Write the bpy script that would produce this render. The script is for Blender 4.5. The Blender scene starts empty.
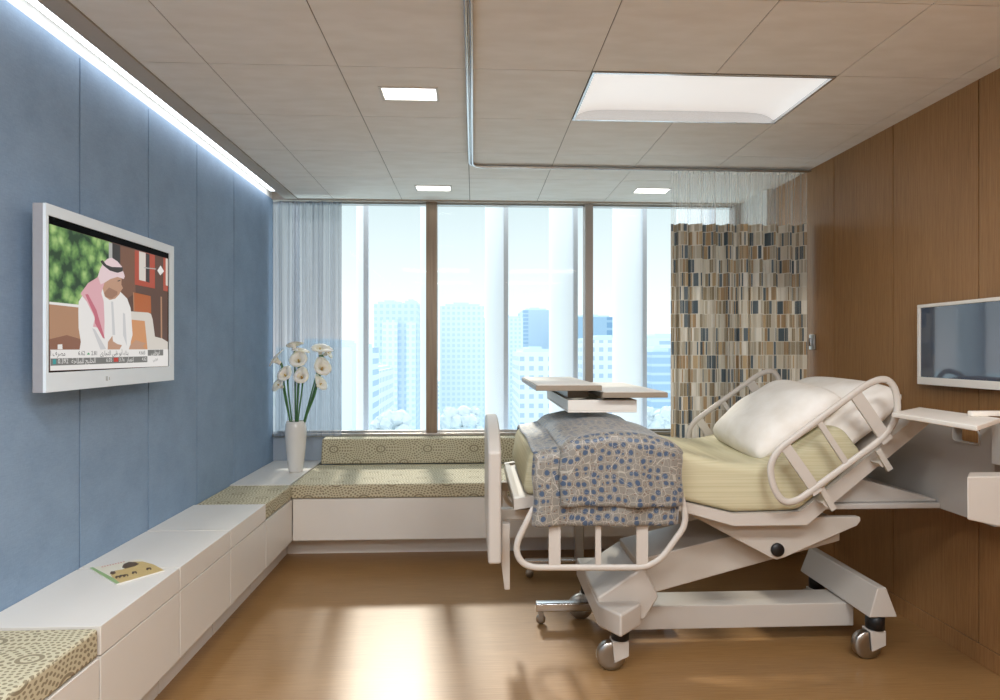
import bpy, bmesh, math, random
from mathutils import Vector, Matrix
from math import sin, cos, pi, radians, sqrt, atan2

# ------------------------------------------------------------------ camera, sky, sun, exposure
SC = bpy.context.scene
COL = SC.collection
FOC, YAW = 600.0, math.atan(26 / 600.0)
CAM = Vector((0, 0, 1.54))
cd = bpy.data.cameras.new('camera')
cam = bpy.data.objects.new('camera', cd)
COL.objects.link(cam)
cam.location = CAM
cam.rotation_euler = (pi / 2, 0, -YAW)
cd.sensor_width = 36
cd.lens = 36 * FOC / 1000
cd.clip_start, cd.clip_end = 0.05, 3000
SC.camera = cam

SC.view_settings.view_transform = 'Standard'
SC.view_settings.look = 'None'
SC.view_settings.gamma = 1
SC.view_settings.use_curve_mapping = False
SC.view_settings.exposure = 0.0
SC.cycles.use_denoising = True
SC.cycles.max_bounces = 12
SC.cycles.diffuse_bounces = 8
SC.cycles.glossy_bounces = 4
SC.cycles.transmission_bounces = 4
SC.cycles.transparent_max_bounces = 24
SC.cycles.sample_clamp_indirect = 6
SC.cycles.caustics_reflective = False
SC.cycles.caustics_refractive = False

def s2l(c):
    return tuple(((x / 255) / 12.92 if x / 255 <= 0.04045 else ((x / 255 + 0.055) / 1.055) ** 2.4) for x in c)

SKY = 2.7
w = bpy.data.worlds.new('sky')
SC.world = w
w.use_nodes = True
nt = w.node_tree
bg = nt.nodes['Background']
tc = nt.nodes.new('ShaderNodeTexCoord')
sx = nt.nodes.new('ShaderNodeSeparateXYZ')
cr = nt.nodes.new('ShaderNodeValToRGB')
nt.links.new(tc.outputs['Generated'], sx.inputs[0])
nt.links.new(sx.outputs['Z'], cr.inputs[0])
nt.links.new(cr.outputs[0], bg.inputs[0])
cr.color_ramp.elements[0].position = 0.0
cr.color_ramp.elements[0].color = (0.50, 0.51, 0.52, 1)
cr.color_ramp.elements[1].position = 0.24
cr.color_ramp.elements[1].color = (0.29, 0.345, 0.355, 1)
e = cr.color_ramp.elements.new(0.5)
e.color = (0.62, 0.72, 0.80, 1)
e = cr.color_ramp.elements.new(0.05)
e.color = (0.42, 0.45, 0.46, 1)
bg.inputs[1].default_value = SKY

sd = bpy.data.lights.new('sun', 'SUN')
sun = bpy.data.objects.new('sun', sd)
COL.objects.link(sun)
sd.energy = 2.5
sd.angle = radians(3.5)
sd.color = (1.0, 0.91, 0.77)
sun.rotation_euler = Vector((0.12, -1.0, -0.72)).to_track_quat('-Z', 'Y').to_euler()

# room measures (metres)
XL, XR = -1.76, 2.48        # side walls
YW, YB = 5.36, -2.4         # window wall, wall behind
ZC = 2.87                   # ceiling
pd = bpy.data.lights.new('window_portal', 'AREA')
pd.shape = 'RECTANGLE'
pd.size, pd.size_y = 4.3, 2.1
po = bpy.data.objects.new('window_portal', pd)
COL.objects.link(po)
po.location = (0.36, YW + 0.03, 1.85)
po.rotation_euler = (-pi / 2, 0, 0)
pd.cycles.is_portal = True

# ------------------------------------------------------------------ picture <-> place
FW = Vector((sin(YAW), cos(YAW), 0))
RT = Vector((cos(YAW), -sin(YAW), 0))
def ray(u, v):
    return FW + RT * ((u - 500) / FOC) + Vector((0, 0, 1)) * ((350 - v) / FOC)
def atY(u, v, y):
    d = ray(u, v); return CAM + d * (y / d.y)
def atX(u, v, x):
    d = ray(u, v); return CAM + d * (x / d.x)
def atZ(u, v, z):
    d = ray(u, v); return CAM + d * ((z - 1.54) / d.z)

# ------------------------------------------------------------------ materials
MAT = {}
class N:
    """tiny node helper"""
    def __init__(s, name):
        s.m = bpy.data.materials.new(name); s.m.use_nodes = True
        s.t = s.m.node_tree
        s.b = s.t.nodes['Principled BSDF']; s.out = s.t.nodes['Material Output']
        MAT[name] = s.m
    def n(s, typ, **k):
        x = s.t.nodes.new(typ)
        for a, v in k.items(): setattr(x, a, v)
        return x
    def l(s, a, b): s.t.links.new(a, b)
    def val(s, sock, v):
        if hasattr(v, 'is_output') or isinstance(v, bpy.types.NodeSocket): s.l(v, sock)
        else: sock.default_value = v
    def math(s, op, a, b=0.0, c=0.0):
        x = s.n('ShaderNodeMath', operation=op)
        s.val(x.inputs[0], a); s.val(x.inputs[1], b)
        if len(x.inputs) > 2: s.val(x.inputs[2], c)
        return x.outputs[0]
    def mix(s, f, a, b, mode='MIX'):
        x = s.n('ShaderNodeMix', data_type='RGBA', blend_type=mode)
        s.val(x.inputs[0], f)
        for i, c in ((6, a), (7, b)):
            if isinstance(c, tuple): x.inputs[i].default_value = (*c[:3], 1)
            else: s.l(c, x.inputs[i])
        return x.outputs[2]
    def coord(s, kind='Object', scale=(1, 1, 1)):
        c = s.n('ShaderNodeTexCoord'); mp = s.n('ShaderNodeMapping')
        mp.inputs['Scale'].default_value = scale
        s.l(c.outputs[kind], mp.inputs[0]); return mp.outputs[0]
    def noise(s, vec, scale, detail=3.0, rough=0.5):
        x = s.n('ShaderNodeTexNoise'); s.l(vec, x.inputs['Vector'])
        x.inputs['Scale'].default_value = scale; x.inputs['Detail'].default_value = detail
        x.inputs['Roughness'].default_value = rough
        return x.outputs[0]
    def ramp(s, f, stops, const=False):
        x = s.n('ShaderNodeValToRGB'); s.l(f, x.inputs[0])
        r = x.color_ramp
        if const: r.interpolation = 'CONSTANT'
        while len(r.elements) > 1: r.elements.remove(r.elements[0])
        r.elements[0].position = stops[0][0]; r.elements[0].color = (*stops[0][1], 1)
        for p, c in stops[1:]:
            q = r.elements.new(p); q.color = (*c, 1)
        return x.outputs[0]
    def base(s, c, rough=0.5, metal=0.0, spec=0.5, coat=0.0):
        s.val(s.b.inputs['Base Color'], (*c, 1) if isinstance(c, tuple) else c)
        s.val(s.b.inputs['Roughness'], rough); s.b.inputs['Metallic'].default_value = metal
        s.b.inputs['Specular IOR Level'].default_value = spec
        s.b.inputs['Coat Weight'].default_value = coat
        return s
    def bump(s, h, strength=0.2, dist=0.01):
        x = s.n('ShaderNodeBump'); s.l(h, x.inputs['Height'])
        x.inputs['Strength'].default_value = strength; x.inputs['Distance'].default_value = dist
        s.l(x.outputs[0], s.b.inputs['Normal'])
        return s

def speckle(name, rgb, rough=0.5, amount=0.06, scale=40, metal=0.0, spec=0.5, coat=0.0):
    """plain finish with a faint mottling"""
    m = N(name); c = s2l(rgb)
    v = m.coord()
    f = m.noise(v, scale, 2)
    k = m.mix(f, tuple(x * (1 - amount) for x in c), tuple(min(1, x * (1 + amount)) for x in c))
    m.base(k, rough, metal, spec, coat)
    return m.m

def emis(name, rgb, strength=1.0):
    m = N(name); m.base((0, 0, 0), 0.6)
    m.b.inputs['Emission Color'].default_value = (*s2l(rgb), 1)
    m.b.inputs['Emission Strength'].default_value = strength
    return m.m

# floor: fine straight grained timber running across the room
m = N('floor_wood')
g = m.noise(m.coord(scale=(1.3, 60, 1)), 3.0, 6, 0.65)
g2 = m.noise(m.coord(scale=(6, 260, 1)), 1.0, 3, 0.6)
big = m.noise(m.coord(scale=(0.4, 2.2, 1)), 1.5, 2)
f = m.math('ADD', m.math('MULTIPLY', g, 0.5), m.math('ADD', m.math('MULTIPLY', g2, 0.3), m.math('MULTIPLY', big, 0.2)))
m.base(m.ramp(f, [(0.30, s2l((114, 84, 48))), (0.5, s2l((146, 110, 68))), (0.70, s2l((168, 131, 87)))]), 0.36, spec=0.4)
m.bump(g2, 0.04, 0.002)
# right wall: vertical grained veneer
m = N('wall_veneer')
g = m.noise(m.coord(scale=(60, 60, 1.2)), 3.0, 6, 0.65)
g2 = m.noise(m.coord(scale=(300, 300, 8)), 1.0, 3, 0.6)
big = m.noise(m.coord(scale=(2.0, 2.0, 0.6)), 1.5, 2)
f = m.math('ADD', m.math('MULTIPLY', g, 0.45), m.math('ADD', m.math('MULTIPLY', g2, 0.35), m.math('MULTIPLY', big, 0.2)))
m.base(m.ramp(f, [(0.30, s2l((116, 84, 52))), (0.5, s2l((155, 114, 72))), (0.72, s2l((176, 134, 90)))]), 0.42, spec=0.35)
# blue textile panels
m = N('blue_panel')
a = m.noise(m.coord(scale=(40, 40, 400)), 1.0, 2)
b = m.noise(m.coord(scale=(400, 400, 40)), 1.0, 2)
c = m.noise(m.coord(), 6, 4)
f = m.math('ADD', m.math('MULTIPLY', m.math('ADD', a, b), 0.3), m.math('MULTIPLY', c, 0.4))
m.base(m.ramp(f, [(0.35, s2l((127, 150, 175))), (0.65, s2l((145, 168, 193)))]), 0.62, spec=0.25)
# ceiling tile
m = N('ceiling_tile')
c = m.noise(m.coord(scale=(1, 3, 1)), 5, 5)
m.base(m.ramp(c, [(0.3, s2l((238, 233, 225))), (0.7, s2l((246, 242, 236)))]), 0.8, spec=0.1)
speckle('taupe_shade_paint', (190, 181, 170), 0.8, 0.02)  # taupe tone; on the border it paints in shade the cove strip leaves
speckle('tile_joint', (132, 122, 112), 0.9, 0.02)
speckle('white_plaster', (224, 222, 216), 0.7, 0.02)
speckle('white_laminate', (226, 221, 213), 0.32, 0.015, 6)
speckle('dark_gap', (60, 56, 52), 0.8)
speckle('sill_paint', (176, 188, 202), 0.5, 0.02)
speckle('bed_plastic', (194, 187, 178), 0.38, 0.02, 8)
speckle('bed_steel_paint', (188, 181, 171), 0.34, 0.02, 8)
speckle('headboard_plastic', (180, 176, 170), 0.42, 0.03, 8)
speckle('black_rubber', (14, 14, 16), 0.45)
speckle('chrome', (214, 216, 218), 0.16, 0.01, metal=1.0)
speckle('brushed_steel', (176, 172, 166), 0.3, 0.03, metal=1.0)
speckle('track_metal', (226, 228, 230), 0.25, 0.01, metal=0.8)
speckle('silver_plastic', (232, 241, 247), 0.28, 0.01, spec=0.6)
speckle('tv_side', (160, 160, 164), 0.4)
speckle('white_ceramic', (226, 224, 220), 0.3, 0.01, 10, coat=0.3)
speckle('beige_top', (236, 230, 220), 0.45, 0.01)
speckle('table_edge', (150, 137, 120), 0.4, 0.02)
speckle('stem_green', (62, 112, 58), 0.5, 0.15, 60)
speckle('spadix_yellow', (206, 170, 80), 0.6)
speckle('road_grey', (168, 176, 180), 0.9)
m = N('bronze_mullion')
c = m.noise(m.coord(scale=(80, 80, 2)), 1, 3)
m.base(m.ramp(c, [(0.3, s2l((132, 114, 96))), (0.7, s2l((152, 133, 113)))]), 0.35, metal=0.4)
speckle('bronze_mullion_greyed', (168, 160, 154), 0.4, metal=0.4)  # same bronze aluminium, greyed in the colour for the light it reflects
m = N('calla_petal')
m.base(s2l((246, 243, 232)), 0.45)
m.b.inputs['Subsurface Weight'].default_value = 0.25
m.b.inputs['Subsurface Radius'].default_value = (0.02, 0.02, 0.01)
# linen
m = N('pillow_cotton')
c = m.noise(m.coord(), 9, 4)
m.base(m.ramp(c, [(0.3, s2l((226, 220, 210))), (0.7, s2l((238, 234, 227)))]), 0.85, spec=0.15)
m.bump(m.noise(m.coord(), 14, 4), 0.25, 0.02)
m = N('mattress_cover')
a = m.noise(m.coord(scale=(2, 2, 260)), 1, 3)
m.base(m.ramp(a, [(0.35, s2l((186, 179, 146))), (0.65, s2l((200, 193, 162)))]), 0.6, spec=0.3)
m.bump(a, 0.05, 0.002)

# round medallion weave for the bench cushions
m = N('medallion_weave')
cs = m.n('ShaderNodeTexCoord'); s_ = m.n('ShaderNodeSeparateXYZ'); m.l(cs.outputs['UV'], s_.inputs[0])
U, V = s_.outputs[0], s_.outputs[1]
def cell(off):
    du = m.math('SUBTRACT', m.math('FLOORED_MODULO', m.math('ADD', U, off[0]), 0.4), 0.2)
    dv = m.math('SUBTRACT', m.math('FLOORED_MODULO', m.math('ADD', V, off[1]), 0.23), 0.115)
    dq = m.math('MULTIPLY', du, 0.75)
    r = m.math('SQRT', m.math('ADD', m.math('MULTIPLY', dq, dq), m.math('MULTIPLY', dv, dv)))
    return r, m.math('ARCTAN2', dv, du)
r1, a1 = cell((0, 0)); r2, a2 = cell((0.2, 0.115))
sel = m.math('LESS_THAN', r1, r2)
R_ = m.math('MINIMUM', r1, r2)
A_ = m.math('ADD', m.math('MULTIPLY', a1, sel), m.math('MULTIPLY', a2, m.math('SUBTRACT', 1.0, sel)))
ring = m.math('FLOOR', m.math('DIVIDE', R_, 0.0165))
nd = m.math('ADD', m.math('MULTIPLY', ring, 5.0), 3.0)
pr = m.math('ABSOLUTE', m.math('SINE', m.math('MULTIPLY', R_, pi / 0.0165)))
pa = m.math('ABSOLUTE', m.math('SINE', m.math('MULTIPLY', A_, m.math('MULTIPLY', nd, 0.5))))
solid = m.math('COMPARE', R_, 0.026, 0.0055)
ring2 = m.math('COMPARE', R_, 0.075, 0.003)
dot = m.math('MAXIMUM', solid, m.math('GREATER_THAN', m.math('MULTIPLY', pr, pa), 0.56))
wv = m.noise(m.coord('UV', (300, 300, 1)), 1.0, 2)
colr = m.mix(dot, s2l((194, 186, 158)), s2l((118, 106, 84)))
colr = m.mix(m.math('MULTIPLY', wv, 0.35), colr, s2l((222, 210, 178)))
m.base(colr, 0.7, spec=0.25)
# star lattice print of the blanket
m = N('star_lattice_print')
uv0 = m.coord('UV', (1, 1, 1))
nn_ = m.n('ShaderNodeTexNoise'); m.l(uv0, nn_.inputs['Vector']); nn_.inputs['Scale'].default_value = 30
va = m.n('ShaderNodeVectorMath', operation='MULTIPLY_ADD'); m.l(nn_.outputs['Color'], va.inputs[0]); va.inputs[1].default_value = (0.010, 0.010, 0); m.l(uv0, va.inputs[2])
uv = va.outputs[0]
wr = m.n('ShaderNodeTexVoronoi', feature='F1'); m.l(uv, wr.inputs['Vector']); wr.inputs['Scale'].default_value = 31; wr.inputs['Randomness'].default_value = 0.55
ed = m.n('ShaderNodeTexVoronoi', feature='DISTANCE_TO_EDGE'); m.l(uv, ed.inputs['Vector']); ed.inputs['Scale'].default_value = 31; ed.inputs['Randomness'].default_value = 0.55
e2 = m.n('ShaderNodeTexVoronoi', feature='F1'); m.l(uv, e2.inputs['Vector']); e2.inputs['Scale'].default_value = 70
e3 = m.n('ShaderNodeTexVoronoi', feature='DISTANCE_TO_EDGE'); m.l(uv, e3.inputs['Vector']); e3.inputs['Scale'].default_value = 14; e3.inputs['Randomness'].default_value = 0.8
base_c = s2l((128, 124, 116))
k = m.mix(m.math('LESS_THAN', e2.outputs['Distance'], 0.24), base_c, s2l((112, 90, 74)))
k = m.mix(m.math('LESS_THAN', wr.outputs['Distance'], 0.355), k, s2l((62, 82, 108)))
k = m.mix(m.math('LESS_THAN', ed.outputs['Distance'], 0.028), k, s2l((168, 162, 150)))
k = m.mix(m.math('LESS_THAN', e3.outputs['Distance'], 0.004), k, s2l((178, 176, 172)))
m.base(k, 0.42, spec=0.5)
m.b.inputs['Sheen Weight'].default_value = 0.3
# curtain brick strips
m = N('strip_curtain_print')
cs = m.n('ShaderNodeTexCoord'); s_ = m.n('ShaderNodeSeparateXYZ'); m.l(cs.outputs['UV'], s_.inputs[0])
U, V = s_.outputs[0], s_.outputs[1]
row = m.math('FLOOR', m.math('DIVIDE', V, 0.1))
sh = m.n('ShaderNodeTexWhiteNoise', noise_dimensions='1D'); m.l(row, sh.inputs['W'])
u2 = m.math('ADD', m.math('DIVIDE', U, 0.0145), m.math('MULTIPLY', sh.outputs['Value'], 9.0))
# vary the width of the strips
u3 = m.math('ADD', u2, m.math('MULTIPLY', m.math('SINE', m.math('MULTIPLY', u2, 1.7)), 0.42))
ci = m.math('FLOOR', u3); fr = m.math('FRACT', u3)
cv = m.n('ShaderNodeCombineXYZ'); m.l(ci, cv.inputs[0]); m.l(row, cv.inputs[1])
wn = m.n('ShaderNodeTexWhiteNoise', noise_dimensions='2D'); m.l(cv.outputs[0], wn.inputs['Vector'])
pc = m.ramp(wn.outputs['Value'], [(0.0, s2l((208, 200, 184))), (0.22, s2l((180, 170, 152))), (0.40, s2l((170, 144, 112))), (0.52, s2l((224, 218, 206))), (0.62, s2l((150, 136, 112))), (0.74, s2l((104, 114, 120))), (0.87, s2l((190, 166, 132))), (0.94, s2l((86, 98, 106)))], True)
vf = m.math('FRACT', m.math('DIVIDE', V, 0.1))
ln = m.math('MAXIMUM', m.math('LESS_THAN', fr, 0.12), m.math('LESS_THAN', vf, 0.05))
m.base(m.mix(ln, pc, s2l((214, 208, 196))), 0.75, spec=0.2)
tr = m.n('ShaderNodeBsdfTranslucent'); m.l(m.b.inputs['Base Color'].links[0].from_socket, tr.inputs[0])
mx = m.n('ShaderNodeMixShader'); mx.inputs[0].default_value = 0.25
m.l(m.b.outputs[0], mx.inputs[1]); m.l(tr.outputs[0], mx.inputs[2]); m.l(mx.outputs[0], m.out.inputs[0])

def sheer(name, rgb, opacity, streak):
    m = N(name)
    c = s2l(rgb)
    d = m.n('ShaderNodeBsdfDiffuse'); d.inputs[0].default_value = (*c, 1)
    t = m.n('ShaderNodeBsdfTranslucent'); t.inputs[0].default_value = (*c, 1)
    a = m.n('ShaderNodeMixShader'); a.inputs[0].default_value = 0.5
    m.l(d.outputs[0], a.inputs[1]); m.l(t.outputs[0], a.inputs[2])
    p = m.n('ShaderNodeBsdfTransparent')
    x = m.n('ShaderNodeMixShader')
    f = m.noise(m.coord('UV', (streak, 0.3, 1)), 1.0, 3)
    f = m.math('MULTIPLY', m.math('ADD', m.math('MULTIPLY', f, 1.2), 0.4), opacity)
    m.l(f, x.inputs[0]); m.l(p.outputs[0], x.inputs[1]); m.l(a.outputs[0], x.inputs[2]); m.l(x.outputs[0], m.out.inputs[0])
    return m.m
sheer('sheer_voile', (132, 139, 150), 0.74, 60)
sheer('curtain_net', (250, 247, 242), 0.26, 90)

def glassy(name, tint, refl=0.05):
    m = N(name)
    p = m.n('ShaderNodeBsdfTransparent'); p.inputs[0].default_value = (*tint, 1)
    g = m.n('ShaderNodeBsdfGlossy'); g.inputs['Roughness'].default_value = 0.01
    fr = m.n('ShaderNodeFresnel'); fr.inputs[0].default_value = 1.45
    x = m.n('ShaderNodeMixShader')
    m.l(m.math('MULTIPLY', fr.outputs[0], refl / 0.05), x.inputs[0])
    m.l(p.outputs[0], x.inputs[1]); m.l(g.outputs[0], x.inputs[2]); m.l(x.outputs[0], m.out.inputs[0])
glassy('window_glass', (0.95, 0.98, 0.985), 0.012)
# frosted glass fins outside
m = N('frosted_fin')
d = m.n('ShaderNodeBsdfDiffuse'); d.inputs[0].default_value = (0.9, 0.91, 0.92, 1)
t = m.n('ShaderNodeBsdfTranslucent'); t.inputs[0].default_value = (0.98, 0.98, 0.98, 1)
x = m.n('ShaderNodeMixShader'); x.inputs[0].default_value = 0.72
m.l(d.outputs[0], x.inputs[1]); m.l(t.outputs[0], x.inputs[2]); m.l(x.outputs[0], m.out.inputs[0])
speckle('fin_edge', (226, 230, 236), 0.5)
# lamps
emis('cove_tube', (240, 247, 255), 6.0)
emis('downlight_glow', (255, 253, 248), 6.0)
m = N('troffer_glow'); m.base(s2l((236, 236, 238)), 0.5)
m.b.inputs['Emission Color'].default_value = (*s2l((255, 253, 250)), 1)
m.b.inputs['Emission Strength'].default_value = 0.55
# dark screen
m = N('dark_screen'); m.base(s2l((60, 72, 90)), 0.06, spec=0.9, coat=0.6)
m = N('black_glass'); m.base(s2l((4, 4, 5)), 0.5, spec=0.04)
# broadcast picture colours (a lit screen)
for nme, rgb in dict(tv_black=(8, 8, 10), tv_brown=(92, 64, 52), tv_brown_light=(120, 84, 66), tv_red=(176, 78, 58), tv_orange=(176, 96, 50), tv_white=(232, 228, 224), tv_cream=(214, 206, 196), tv_tan=(176, 134, 104), tv_tan_dark=(140, 96, 76), tv_pillow=(206, 146, 100), tv_pink=(220, 170, 176), tv_pale_pink=(228, 204, 206), tv_rose=(196, 110, 124), tv_skin=(190, 148, 122), tv_skin_dark=(158, 118, 96), tv_grey=(118, 116, 112), tv_dark=(58, 54, 52), tv_grey_light=(176, 176, 172), tv_teal=(60, 150, 150), tv_shade=(204, 202, 202), tv_red_mark=(190, 60, 50), tv_green_mark=(60, 150, 90)).items():
    emis(nme, rgb, 0.9)
m = N('tv_foliage'); m.base((0, 0, 0), 0.6)
vo = m.n('ShaderNodeTexVoronoi', feature='F1'); m.l(m.coord(scale=(1, 1, 1)), vo.inputs['Vector']); vo.inputs['Scale'].default_value = 17
nz = m.noise(m.coord(), 42, 5)
f = m.math('ADD', m.math('MULTIPLY', vo.outputs['Distance'], 0.7), m.math('MULTIPLY', nz, 0.5))
m.l(m.ramp(f, [(0.30, s2l((176, 204, 130))), (0.50, s2l((124, 162, 92))), (0.64, s2l((84, 122, 68))), (0.8, s2l((40, 66, 42)))]), m.b.inputs['Emission Color'])
m.b.inputs['Emission Strength'].default_value = 0.9
# magazine
speckle('cover_cream', (232, 224, 204), 0.35, 0.03)
speckle('cover_tan', (206, 178, 116), 0.35, 0.12, 60)
speckle('cover_green', (150, 178, 120), 0.35, 0.05)
speckle('cover_brown', (92, 68, 40), 0.35, 0.3, 120)
speckle('cover_pink', (214, 150, 140), 0.4, 0.05)
speckle('paper_white', (228, 226, 220), 0.6, 0.02)

def hazed_facade(name, wall, glass, fw, fh, mortar=0.3, rough=0.7):  # wall and glass colours are paled to stand in for distance haze
    m = N(name)
    c = m.n('ShaderNodeTexCoord'); s_ = m.n('ShaderNodeSeparateXYZ'); m.l(c.outputs['Object'], s_.inputs[0])
    fx = m.math('FRACT', m.math('DIVIDE', m.math('ADD', s_.outputs[0], s_.outputs[1]), fw))
    fz = m.math('FRACT', m.math('DIVIDE', s_.outputs[2], fh))
    wx = m.math('GREATER_THAN', fx, mortar); wz = m.math('GREATER_THAN', fz, mortar)
    m.base(m.mix(m.math('MULTIPLY', wx, wz), s2l(wall), s2l(glass)), rough)
    return m.m
hazed_facade('tower_hazed_blue', (212, 224, 234), (194, 212, 228), 1.7, 1.8, 0.45)
hazed_facade('tower_white_grid', (226, 234, 241), (206, 221, 235), 1.6, 1.7, 0.45)
hazed_facade('tower_bands', (222, 231, 238), (176, 196, 212), 60, 2.0, 0.5)
hazed_facade('tower_small_windows', (230, 235, 240), (186, 202, 218), 2.2, 2.2, 0.5)
hazed_facade('tower_blue_glass', (190, 208, 222), (160, 186, 208), 60, 1.8, 0.3)
hazed_facade('tower_deep_blue', (160, 186, 206), (124, 158, 188), 60, 3.4, 0.3)
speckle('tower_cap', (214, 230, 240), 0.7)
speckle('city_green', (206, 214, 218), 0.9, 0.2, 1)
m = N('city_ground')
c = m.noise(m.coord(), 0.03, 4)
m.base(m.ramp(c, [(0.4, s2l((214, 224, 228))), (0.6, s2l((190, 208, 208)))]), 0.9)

# ------------------------------------------------------------------ mesh helpers
class MB:
    """collects shapes, then links them as ONE mesh object"""
    def __init__(s): s.v = []; s.f = []; s.mi = []; s.uv = {}; s.mats = []; s.smooth = []
    def mat(s, m):
        if m not in s.mats: s.mats.append(m)
        return s.mats.index(m)
    def add(s, vs, fs, m=None, uvs=None, smooth=False):
        k = len(s.v); s.v += [Vector(p) for p in vs]
        mi = s.mat(m) if m else 0
        for i, f in enumerate(fs):
            if uvs: s.uv[len(s.f)] = uvs[i]
            s.f.append([a + k for a in f]); s.mi.append(mi); s.smooth.append(smooth)
        return s
    def box(s, a, b, m=None):
        x0, y0, z0 = a; x1, y1, z1 = b
        vs = [(x0, y0, z0), (x1, y0, z0), (x1, y1, z0), (x0, y1, z0), (x0, y0, z1), (x1, y0, z1), (x1, y1, z1), (x0, y1, z1)]
        return s.add(vs, [(3, 2, 1, 0), (4, 5, 6, 7), (0, 1, 5, 4), (1, 2, 6, 5), (2, 3, 7, 6), (3, 0, 4, 7)], m)
    def prism(s, poly, d, m=None):
        """poly: 3-D points of a flat outline; d: extrusion vector"""
        n = len(poly); d = Vector(d)
        vs = [Vector(p) for p in poly] + [Vector(p) + d for p in poly]
        fs = [list(range(n - 1, -1, -1)), list(range(n, 2 * n))] + [[i, (i + 1) % n, n + (i + 1) % n, n + i] for i in range(n)]
        return s.add(vs, fs, m)
    def tube(s, pts, r, seg=10, m=None, closed=False, rr=None):
        pts = [Vector(p) for p in pts]; n = len(pts); vs = []; fs = []
        prev = None
        for i, p in enumerate(pts):
            if closed: t = pts[(i + 1) % n] - pts[i - 1]
            else: t = pts[min(i + 1, n - 1)] - pts[max(i - 1, 0)]
            t.normalize()
            if prev is None:
                up = Vector((0, 0, 1)) if abs(t.z) < 0.9 else Vector((1, 0, 0))
                a = t.cross(up).normalized()
            else:
                a = (prev - t * prev.dot(t)).normalized()
            prev = a; b = t.cross(a)
            rad = rr[i] if rr else r
            ry = rad if not isinstance(rad, tuple) else rad[1]
            rx = rad if not isinstance(rad, tuple) else rad[0]
            for k in range(seg):
                an = 2 * pi * k / seg
                vs.append(p + a * cos(an) * rx + b * sin(an) * ry)
        for i in range(n if closed else n - 1):
            j = (i + 1) % n
            for k in range(seg):
                q = (k + 1) % seg
                fs.append([i * seg + k, i * seg + q, j * seg + q, j * seg + k])
        if not closed:
            fs.append(list(range(seg - 1, -1, -1))); fs.append([(n - 1) * seg + k for k in range(seg)])
        return s.add(vs, fs, m, smooth=True)
    def lathe(s, prof, c, axis='z', seg=28, m=None):
        vs = []; fs = []; c = Vector(c)
        for r, h in prof:
            for k in range(seg):
                a = 2 * pi * k / seg
                p = Vector((r * cos(a), r * sin(a), h))
                if axis == 'y': p = Vector((p.x, p.z, p.y))
                if axis == 'x': p = Vector((p.z, p.x, p.y))
                vs.append(c + p)
        for i in range(len(prof) - 1):
            for k in range(seg):
                q = (k + 1) % seg
                fs.append([i * seg + k, i * seg + q, (i + 1) * seg + q, (i + 1) * seg + k])
        fs.append(list(range(seg - 1, -1, -1))); fs.append([(len(prof) - 1) * seg + k for k in range(seg)])
        return s.add(vs, fs, m, smooth=True)
    def grid(s, nu, nv, fn, m=None, uvf=None, smooth=True):
        vs = []; fs = []; uvs = []
        for i in range(nu + 1):
            for j in range(nv + 1): vs.append(fn(i / nu, j / nv))
        def ix(i, j): return i * (nv + 1) + j
        for i in range(nu):
            for j in range(nv):
                fs.append([ix(i, j), ix(i + 1, j), ix(i + 1, j + 1), ix(i, j + 1)])
                if uvf: uvs.append([uvf(i / nu, j / nv), uvf((i + 1) / nu, j / nv), uvf((i + 1) / nu, (j + 1) / nv), uvf(i / nu, (j + 1) / nv)])
        return s.add(vs, fs, m, uvs if uvf else None, smooth)
    def build(s, name, mat=None, parent=None, bevel=0.0, seg=2, boxuv=False, sub=0, recalc=True, origin=None):
        me = bpy.data.meshes.new(name)
        org = Vector(origin) if origin else Vector((0, 0, 0))
        me.from_pydata([tuple(p - org) for p in s.v], [], s.f)
        mats = s.mats if s.mats else [mat]
        for q in mats: me.materials.append(MAT[q])
        for i, p in enumerate(me.polygons):
            p.material_index = s.mi[i] if s.mats else 0
            p.use_smooth = s.smooth[i]
        if s.uv:
            ul = me.uv_layers.new(name='UVMap')
            for i, p in enumerate(me.polygons):
                if i in s.uv:
                    for li, c in zip(p.loop_indices, s.uv[i]): ul.data[li].uv = c
        if recalc:
            bm = bmesh.new(); bm.from_mesh(me); bmesh.ops.recalc_face_normals(bm, faces=bm.faces); bm.to_mesh(me); bm.free()
        if boxuv:
            ul = me.uv_layers.new(name='UVMap')
            for p in me.polygons:
                n = p.normal
                for li in p.loop_indices:
                    c = me.vertices[me.loops[li].vertex_index].co + org
                    if abs(n.z) >= max(abs(n.x), abs(n.y)): ul.data[li].uv = (c.x, c.y)
                    elif abs(n.x) > abs(n.y): ul.data[li].uv = (c.y, c.z)
                    else: ul.data[li].uv = (c.x, c.z)
        o = bpy.data.objects.new(name, me)
        COL.objects.link(o)
        if origin: o.location = org
        if parent: 
            o.parent = parent
            o.location = (o.location - wloc(parent))
        if bevel:
            md = o.modifiers.new('b', 'BEVEL'); md.width = bevel; md.segments = seg; md.limit_method = 'ANGLE'; md.angle_limit = radians(35)
            md.harden_normals = False
            for p in me.polygons: p.use_smooth = True
            sm = o.modifiers.new('w', 'WEIGHTED_NORMAL'); sm.keep_sharp = True
        if sub:
            md = o.modifiers.new('s', 'SUBSURF'); md.levels = md.render_levels = sub
        return o

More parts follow.
